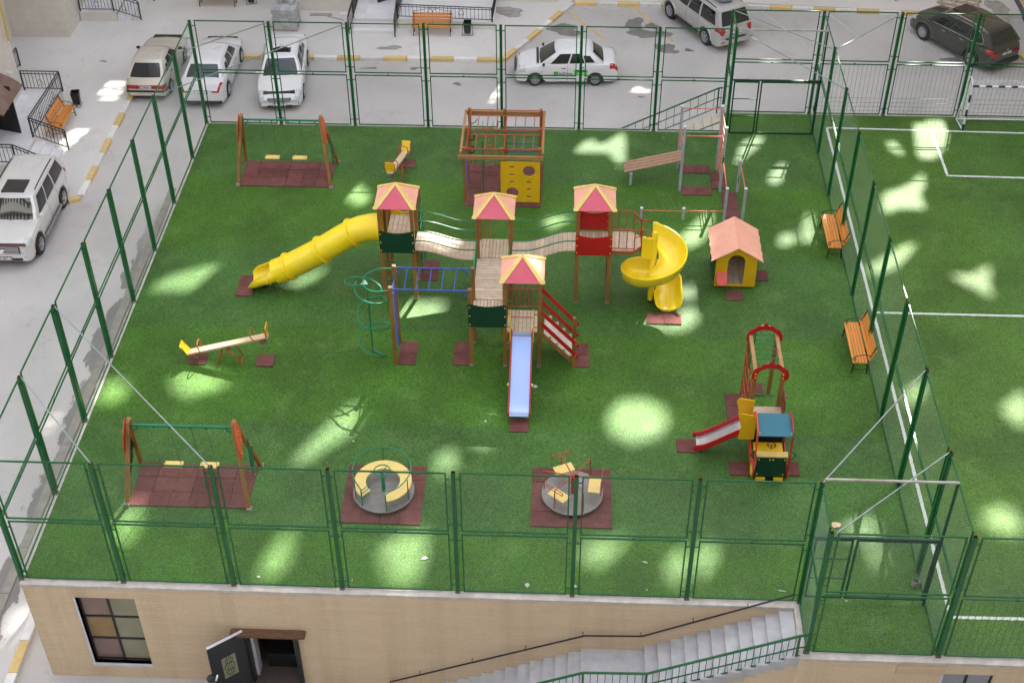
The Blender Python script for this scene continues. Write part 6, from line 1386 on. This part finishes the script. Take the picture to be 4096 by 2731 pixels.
# torso, head, arms: sits with the left arm on the sill
fy = .62
ob = skin_fig('figure', [(-.12,fy-.25,.52),(-.13,fy-.25,.80),(-.12,fy-.25,1.0),(-.10,fy-.25,1.09),(-.08,fy-.25,1.20),(-.05,fy-.25,1.27),(-.12,fy-.06,.98),(-.0,fy+.06,.84),(.26,fy+.02,.93),(.36,fy-.04,.97),(-.10,fy-.46,.98),(.15,fy-.46,.85),(.36,fy-.36,.95)],
    [(0,1),(1,2),(2,3),(3,4),(4,5),(2,6),(6,7),(7,8),(8,9),(2,10),(10,11),(11,12)], [.15,.155,.13,.055,.095,.075,.065,.05,.038,.035,.065,.05,.038], [SHIRT, SKIN], dm)
for p in ob.data.polygons:
    c = p.center
    if c.z > 1.06 or c.x > .06: p.material_index = 1
b = MB(); b.ball((-.09,fy-.25,1.255), .108, 10, 6, 1, .9, .75); b.build('hair', HAIR, dm, local=True, smooth=True)
b = MB(); b.plate([(-.19,-.09),(.19,-.09),(.21,.42),(.14,.50),(-.14,.50),(-.21,.42)], (-.30,fy-.25,.72), (0,1,0), (-.25,0,1), .10); 
b.v = b.v; sc_ = b.build('orange_seat', pm('orange_seat_cover', (.72,.24,.02), .7, .3, 16), t, local=True)
b = MB(); b.plate([(-.19,-.09),(.19,-.09),(.21,.40),(.14,.48),(-.14,.48),(-.21,.40)], (-.22,-.36,.72), (0,1,0), (-.25,0,1), .10); b.build('orange_seat', pm('orange_seat_cover', (.72,.24,.02)), t, local=True)
# champagne hatchback, tail towards the viewer
t, gp, fr_, bp, ip = car('parked_car', 'old champagne coloured hatchback with a full width red tail panel', 'car', (-4.56,30.05,S), E_+R(.5), CREAM, 1.69, -2.10, 2.35, 2.60,
    ((-2.10,.80),(-1.95,.92),(-1.6,.95),(.95,.92),(1.6,.84),(2.2,.70),(2.35,.60)), ((-2.2,.95),(1,.90)), (.80,-.02,-1.18,-1.90), 1.36, .29, windows=((.10,.40,.10,.86),(.425,.70,.10,.86),(.72,.84,.12,.60)), head=(.42,.76), plate='087 NNN 12', extra=dict(mirror=TRIM, handle=TRIM, plate_z=.66, tail_s=None, pframe=False))
tb2 = MB(); tb2.box(-2.125,-.73,.585,-2.09,.73,.735); tb2.build('tail_light', TAIL, t, local=True)
for s_ in (1,-1): MB().plate([(-.17,-.075),(.17,-.075),(.17,.075),(-.17,.075)], (-2.05,s_*.765,.66), V((.9,s_*.30,0)).normalized(), (0,0,1), .02).build('tail_light', TAIL, t, local=True)
MB().box(-2.12,-.78,.42,-2.08,.78,.50).build('bumper_strip', TRIM, t, local=True)
for s_ in (1,-1): MB().bar((-2.05,s_*.80,.46),(-1.55,s_*.845,.46),.02,.07).build('bumper_strip', TRIM, t, local=True)
MB().tube([fr_(-.05,.12,False)+V((-.02,0,.0)), fr_(.30,.62,False)+V((-.03,0,.02))], .009, 4).build('rear_wiper', TRIM, t, local=True)
# white saloon, tail towards the viewer
def saloon(label, loc, rz, plate, front, paintm):
    return car('parked_car', label, 'car', loc, rz, paintm, 1.83, -2.40, 2.42, 2.80,
    ((-2.40,.88),(-2.25,1.02),(-1.7,1.06),(-1.2,1.03),(.9,.98),(1.5,.92),(2.1,.78),(2.42,.62)), ((-2.3,1.0),(-1,.98),(1,.93)), (1.22,.42,-1.15,-1.92), 1.42, .335, windows=((.10,.36,.10,.85),(.385,.64,.10,.85),(.66,.80,.14,.62)), head=(.42,.78), plate=plate, plate_front=front, sunroof=(-.42,.22) if front else None, spokes=10, extra=dict(tail_s=(.56,.72), plate_z=.33 if front else .74, handle=CHROME, lampw=.62))
t, gp, fr_, bp, ip = saloon('white saloon parked with its tail to the fence and slim red tail lights', (-2.18,29.90,S), E_+R(.6), '12', False, WHITE)
MB().box(-2.44,-.8,.24,-2.35,.8,.33).build('bumper_strip', TRIM, t, local=True)
t, gp, fr_, bp, ip = saloon('white saloon facing the viewer behind the fence with a chrome striped grille', (.80,29.75,S), R(-84.5), 'X 12', True, WHITE)
g = MB(); g.plate([(-.48,.10),(-.42,-.08),(.42,-.08),(.48,.10)], (2.425,0,.50), (0,1,0), (-.12,0,1), .02); gr = g.build('front_grille', TRIM, t, local=True)
b = MB(); [b.bar((2.445-.006*k,-.44+.012*k,.44+.045*k),(2.445-.006*k,.44-.012*k,.44+.045*k),.012,.02) for k in range(4)]; b.build('grille_bar', CHROME, gr, local=True)
def oval_badge(t, c, ux, uz, s_):
    c, ux, uz = V(c), V(ux), V(uz); b = MB()
    for a, d, o in ((1,.68,0),(.42,.64,0),(.72,.24,.36)): b.tube([c+ux*s_*a*math.cos(2*math.pi*i/20)+uz*s_*(d*math.sin(2*math.pi*i/20)+o) for i in range(20)], s_*.10, 4, True)
    return b.build('badge', CHROME, t, local=True)
oval_badge(t, (2.455,0,.53), (0,1,0), (0,0,1), .085)
MB().box(2.40,-.50,.22,2.435,.50,.285).build('lower_intake', TRIM, t, local=True)
for s_ in (1,-1): MB().box(2.30,s_*.66-.11,.32,2.40,s_*.66+.11,.42).build('fog_recess', TRIM, t, local=True)
# silver off-roader with a roof box
t, gp, fr_, bp, ip = car('parked_car', 'silver off-roader parked nose away with dark tinted windows and a grey roof box', 'car', (18.56,35.24,S), R(120), SILV, 1.88, -2.38, 2.26, 2.79,
    ((-2.38,1.06),(-2.3,1.12),(.9,1.10),(1.3,1.08),(2.0,1.0),(2.26,.80)), ((-2.4,1.12),(1,1.08)), (1.22,.72,-1.95,-2.30), 1.78, .385, windows=((.07,.30,.08,.84),(.325,.56,.08,.84),(.60,.92,.08,.84)), rails='black', roof_w=.76, head=(.45,.78), plate='12', tail='suv', spokes=6, extra=dict(plate_z=.86, tail_s=(.44,.80), handle=SILV, lampw=.82))
MB().box(-2.46,-.86,.42,-2.30,.86,.62).build('rear_bumper', SILV, t, local=True); MB().box(-2.475,-.55,.60,-2.35,.55,.635).build('bumper_step', TRIM, t, local=True)
for s_ in (1,-1): MB().box(-2.475,s_*.70-.10,.50,-2.455,s_*.70+.10,.55).build('reflector', TAIL, t, local=True); MB().bar((-.95,s_*.93,.40),(.95,s_*.93,.40),.16,.06).build('running_board', TRIM, t, local=True)
for c in (1.395,-1.395):
    for s_ in (1,-1):
        b = MB(); b.tube([V((c+.475*math.cos(R(a)),s_*.925,.385+.475*math.sin(R(a)))) for a in range(-5,186,12)], .035, 6); b.build('arch_flare', SILV, t, smooth=True, local=True)
MB().tube([(-2.40,-.62,.33),(-2.55,-.62,.32)], .035, 8).build('exhaust', CHROME, t, local=True)
rb = thing('roof_box', 'grey blue roof box strapped on the silver off-roader', 'roof box', (18.56,35.24,S+1.88), R(120)); b = MB(); rr_ = []
for x, w_, h_ in ((-1.62,.15,.10),(-1.5,.33,.20),(-.9,.40,.30),(0,.38,.32),(.5,.28,.22),(.7,.12,.10)): rr_.append([V((x,w_*math.cos(2*math.pi*i/16),.02+max(0,h_*.35+h_*.75*math.sin(2*math.pi*i/16)))) for i in range(16)])
b.loft(rr_, cap0=True, cap1=True); b.build('shell', pm('roof_box_plastic', (.19,.21,.26), .3, .05, coat=.5), rb, smooth=True, local=True); MB().bar((-1.3,-.37,.10),(.4,-.36,.10),.02,.05).build('latch', TRIM, rb, local=True)
# bronze grey crossover
t, gp, fr_, bp, ip = car('parked_car', 'bronze grey crossover parked at an angle with a glossy roof and red tail lights', 'car', (29.50,33.72,S), R(124), BRNZ, 1.925, -2.40, 2.35, 2.79,
    ((-2.40,1.02),(-2.3,1.10),(-1.8,1.12),(.9,1.06),(1.4,1.02),(2.1,.92),(2.35,.72)), ((-2.4,1.16),(-1,1.10),(1,1.02)), (1.36,.45,-1.78,-2.28), 1.66, .37, windows=((.09,.35,.08,.82),(.37,.63,.08,.82),(.65,.87,.14,.72)), rails=True, roof_w=.72, head=(.42,.76), plate='12', tail='suv', spokes=10, sunroof=(-.15,.5), extra=dict(plate_z=.83, tail_s=(.44,.70), lampw=.55))
for s_ in (1,-1): MB().tube(smooth_path([gp(.06,.05,s_)+V((0,s_*.012,0)),gp(.4,.05,s_)+V((0,s_*.012,0)),gp(.8,.05,s_)+V((0,s_*.012,0)),gp(.9,.30,s_)+V((0,s_*.012,0)),gp(.80,.85,s_)+V((0,s_*.012,0)),gp(.4,.90,s_)+V((0,s_*.012,0)),gp(.1,.85,s_)+V((0,s_*.012,0))],4), .014, 5).build('chrome_trim', CHROME, t, local=True)
MB().box(-2.46,-.80,.30,-2.35,.80,.50).build('rear_bumper', TRIM, t, local=True); oval_badge(t, (-2.43,0,.97), (0,1,0), (0,0,1), .07)
# pearl off-roader at the left
t, gp, fr_, bp, ip = car('parked_car', 'pearl white off-roader facing the viewer at the left with black roof rails and sunroof', 'car', (-6.64,18.90,S), R(-89.2), PEARL, 1.97, -2.52, 2.36, 2.84,
    ((-2.52,1.12),(-2.4,1.17),(.9,1.15),(1.35,1.13),(2.05,1.04),(2.36,.86)), ((-2.5,1.18),(1,1.13)), (1.05,.52,-2.08,-2.42), 1.80, .39, windows=((.07,.30,.08,.84),(.325,.57,.08,.84),(.60,.92,.08,.84)), rails='black', roof_w=.77, sunroof=(-.35,.42), head=(.42,.78), plate='603 AET 12', plate_front=True, tail='suv', spokes=5, extra=dict(plate_z=.44, tail_s=(.46,.80), handle=PEARL, lampw=.66))
g = MB(); g.plate([(-.60,.15),(-.60,-.13),(.60,-.13),(.60,.15)], (2.375,0,.76), (0,1,0), (-.05,0,1), .03); gr = g.build('front_grille', TRIM, t, local=True)
for k in range(5): MB().box(2.385,-.58,.645+.058*k,2.405,.58,.672+.058*k).build('grille_bar', CHROME, gr, local=True)
oval_badge(t, (2.43,0,.76), (0,1,0), (0,0,1), .095)
MB().plate([(-.86,-.05),(.86,-.05),(.80,.06),(-.80,.06)], (2.30,0,.955), (0,1,0), (-.8,0,.45), .02).build('hood_deflector', pm('smoked_brown', (.085,.035,.028), .15, .1, spec=.7), t, local=True)
MB().box(2.36,-.62,.36,2.385,.62,.44).build('lower_intake', TRIM, t, local=True)
for s_ in (1,-1):
    b = MB(); b.lathe([(0,.012),(.05,.012),(.065,0),(.065,-.03)], (2.36,s_*.74,.50), 12, 'x'); b.build('fog_light', LENS, t, local=True)
    bd_ = MB().bar((-.95,s_*.97,.42),(.95,s_*.97,.42),.20,.06).build('running_board', pm('grey_board', (.36,.36,.37), .4, .1, metal=.4), t, local=True); b = MB(); [b.box(-.85+.15*k,s_*.97-.06,.45,-.76+.15*k,s_*.97+.06,.455) for k in range(12)]; b.build('board_tread', TRIM, bd_, local=True)
for k in range(5): MB().bar((-.55-0*k,-.44+.22*k,1.868),(-1.75,-.44+.22*k,1.862),.03,.016).build('roof_rib', PEARL, t, local=True)
for s_ in (-.35,.30): MB().bar(fr_(s_,.03,True)+V((.02,0,.01)), fr_(s_+.42,.07,True)+V((.02,0,.012)), .016).build('wiper', TRIM, t, local=True)
# ---------------------------------------------------------------- person at the door (only the head shows)
wm = thing('person', 'person with black hair tied by a white scrunchie below the open black door', 'person', (4.50,-1.30,S))
px, py = 4.50, -1.30
ob = skin_fig('figure', [(0,0,.92),(0,0,1.15),(0,0,1.36),(0,.01,1.43),(-.01,.0,1.52),(-.02,0,1.60),(-.20,0,1.34),(-.26,.02,1.08),(-.24,-.06,.84),(.20,0,1.34),(.26,.02,1.08),(.24,-.06,.84),(-.10,0,.85),(-.11,0,.48),(-.11,0,.06),(-.11,-.13,.03),(.10,0,.85),(.11,0,.48),(.11,0,.06),(.11,-.13,.03)],
    [(0,1),(1,2),(2,3),(3,4),(4,5),(2,6),(6,7),(7,8),(2,9),(9,10),(10,11),(0,12),(12,13),(13,14),(14,15),(0,16),(16,17),(17,18),(18,19)], [.13,.12,.11,.05,.09,.07,.06,.045,.035,.06,.045,.035,.10,.075,.05,.035,.10,.075,.05,.035], [pm('dark_dress',(.02,.02,.03),.8), SKIN], wm)
for p in ob.data.polygons:
    if p.center.z > 1.41: p.material_index = 1
b = MB(); b.ball((.01,.02,1.62), .112, 12, 8, 1, 1, .85).ball((.13,.05,1.60), .06, 8, 6).ball((.20,.05,1.54),.05,8,6,.8,.8,1.4); b.build('hair', HAIR, wm, local=True, smooth=True)
b = MB(); r = random.Random(2); pts = [(.13+.02*math.cos(t_),.05+.058*math.sin(t_),1.61+.058*math.cos(t_)) for t_ in [2*math.pi*i/12 for i in range(12)]]; b.tube(pts, .024, 6, True); b.build('scrunchie', pm('white_lace', (.78,.78,.82), .8, .25, 60), wm, local=True, smooth=True)
# ---------------------------------------------------------------- stack of blocks, pallet, debris, litter
pb = thing('block_stack', 'stack of pale grey building blocks on a pallet beyond the parked cars', 'block stack', (.10,34.45,K))
BK = [MB().box(-.168,-.104,0,.168,.104,.180).mesh('block', BLOCK), MB().box(-.104,-.168,0,.104,.168,.180).mesh('block', BLOCK)]
rb_ = random.Random(5)
for j in range(5):
    z = .10+.185*j
    if j in (0,4):
        for a in range(5):
            for c in range(3): inst(BK[1], 'block', pb, (-.42+.212*a+rb_.uniform(-.008,.008), -.36+.34*c+rb_.uniform(-.01,.01), z), (0,0,rb_.uniform(-.02,.02)))
    else:
        off = (j%2)*.02
        for a in range(3):
            for c in range(5): inst(BK[0], 'block', pb, (-.345+.345*a+off+rb_.uniform(-.008,.008), -.42+.212*c+rb_.uniform(-.01,.01), z), (0,0,rb_.uniform(-.02,.02)))
for a, c in ((-.2,.2),(.1,.3),(.3,.1),(.3,.35)): inst(BK[1], 'block', pb, (a,c,1.025), (0,0,.05))
PWD = pm('weathered_pine', (.44,.36,.28), .85, .2, 8, stretch=(.5,4,4)); b = MB()
for y in (-.45,0,.45): b.box(-.55,y-.05,0,.55,y+.05,.075)
for x in (-.48,-.24,0,.24,.48): b.box(x-.05,-.52,.076,x+.05,.52,.098)
b.build('pallet_base', PWD, pb, local=True)
pl_ = thing('wooden_pallet', 'worn wooden pallet lying on the pavement near the top right corner', 'pallet', (30.2,37.75,K), R(-24))
for y in (-.45,0,.45): MB().box(-.85,y-.05,0,.95,y+.05,.09).build('pallet_bearer', PWD, pl_, local=True)
for x in (-.7,-.15,.35,.8): MB().box(x-.06,-.55,.092,x+.06,.55,.115).build('pallet_board', PWD, pl_, local=True)
tr_ = thing('trestle', 'pale wooden trestle leg cut by the top edge', 'trestle', (27.5,37.9,K)); MB().bar((-.12,-.1,0),(.15,.35,.8),.06).bar((-.12,-.1,.05),(.45,.2,.1),.05).build('frame', PWD, tr_, local=True)
for nm, lab, x, y, w_, l_, a, mt in (('plank','grey board lying flat between the blocks and the porch steps',1.45,35.58,1.0,.22,.02,pm('grey_board2',(.36,.33,.30),.8,.2)),('plank','thin pale batten lying beside the grey board',2.15,35.25,.85,.05,-.42,PWD),('foam_sheet','white foam sheet lying left of the centre porch',2.55,35.72,.5,.25,.05,PAPER)):
    o = MB().box(-w_/2,-l_/2,0,w_/2,l_/2,.03).build(nm, mt, local=True); o.location = (x,y,K); o.rotation_euler = (0,0,a); tag(o, lab, nm.replace('_',' '))
def scrap(lab, x, y, s_, mat=None, seed=1, nm='paper_scrap', cat='litter', elong=1.0, rz=0):
    mat = mat or pm('dull_paper', (.52,.53,.50), .85, .15, 30); s_ *= .8; r = random.Random(seed); b = MB(); n_ = 9; ring = [V((s_*elong*(1+r.uniform(-.35,.3))*math.cos(2*math.pi*i/n_), s_*(1+r.uniform(-.35,.3))*math.sin(2*math.pi*i/n_), r.uniform(.0,.02))) for i in range(n_)]
    b.add([V((0,0,.035*min(1,s_*12)))]+ring+[p-V((0,0,.004)) for p in ring], [(0,1+i,1+(i+1)%n_) for i in range(n_)]+[(1+i,1+n_+i,1+n_+(i+1)%n_,1+(i+1)%n_) for i in range(n_)])
    o = b.build(nm, mat, local=True); o.location = (x,y,.02); o.rotation_euler = (0,0,rz); tag(o, lab, cat); return o
scrap('crumpled white paper on the turf by the front fence, middle of the picture', 11.92,.24,.075,seed=3)
scrap('silver white wrapper on the turf below the ring seat carousel', 9.44,.97,.05,pm('silver_wrap',(.62,.65,.72),.3,.4,60),4,'wrapper',elong=2.2,rz=.3)
scrap('white paper strip on the turf below the red bar carousel', 14.68,1.05,.022,seed=5,elong=4,rz=-.3)
scrap('white paper ball by the foot of a front fence post', 13.04,.25,.045,seed=6); scrap('beige scrap by the front fence right of the paper ball', 14.7,.21,.035,CARD,7)
scrap('torn piece of cardboard on the turf by the near gate', 19.38,2.42,.13,CARD,8,'cardboard',elong=1.4)
scrap('pale stick of paper on the turf at the head of the stair', 17.84,.30,.025,seed=9,elong=5,rz=-.2); scrap('small white scrap by the front fence above the window', 5.59,.25,.045,seed=10)
scrap('tiny yellow wrapper by the front fence', 7.80,.24,.03,YEL,11,'wrapper'); scrap('flat white scrap right of the metal slide', 11.90,7.19,.06,seed=12,elong=1.6); scrap('small white square left of the metal slide tile', 10.62,5.77,.045,seed=13)
scrap('beige scrap on the turf above the ring seat carousel', 7.22,4.88,.04,CARD,14); scrap('white scrap on the near gate platform', 19.29,.06,.035,seed=15); scrap('white scrap behind the near gate leaf', 19.05,.91,.035,seed=16)
scrap('white strip on the turf left of the pull-up bars', 15.9,20.13,.018,seed=17,elong=4,rz=.6); scrap('orange strip on the turf above the slatted board', 15.26,18.92,.025,ORED,18,elong=3,rz=-.5); scrap('white strip on the turf near the slatted board', 14.23,18.12,.02,seed=19,elong=3,rz=.5); scrap('white curl on the turf beyond the slatted board', 14.49,19.54,.02,seed=20,elong=3,rz=.4)
b = MB(); b.lathe([(0,.01),(.085,.01),(.09,.02),(.09,.20),(.082,.20),(.082,.03),(0,.03)], (20.95,.58,.012), 16); tag(b.build('tin_can', pm('dirty_tin', (.30,.29,.23), .6, .25, 12), smooth=True), 'open dirty tin standing by the near gate post', 'tin')
# specks scattered over the turf
b = MB(); r = random.Random(77)
for _ in range(420):
    x, y = r.uniform(.2,45), r.uniform(.1,20.4); s_ = r.uniform(.004,.014); a = r.uniform(0,6.28); dx, dy = s_*math.cos(a), s_*math.sin(a); k = r.uniform(.4,1)
    b.add([(x-dx,y-dy,.03),(x+dy*k,y-dx*k,.026),(x+dx,y+dy,.034),(x-dy*k,y+dx*k,.028)], [(0,1,2,3)])
b.build('turf_debris', pm('debris', (.55,.55,.42), .8, .3, 3), kind='stuff')
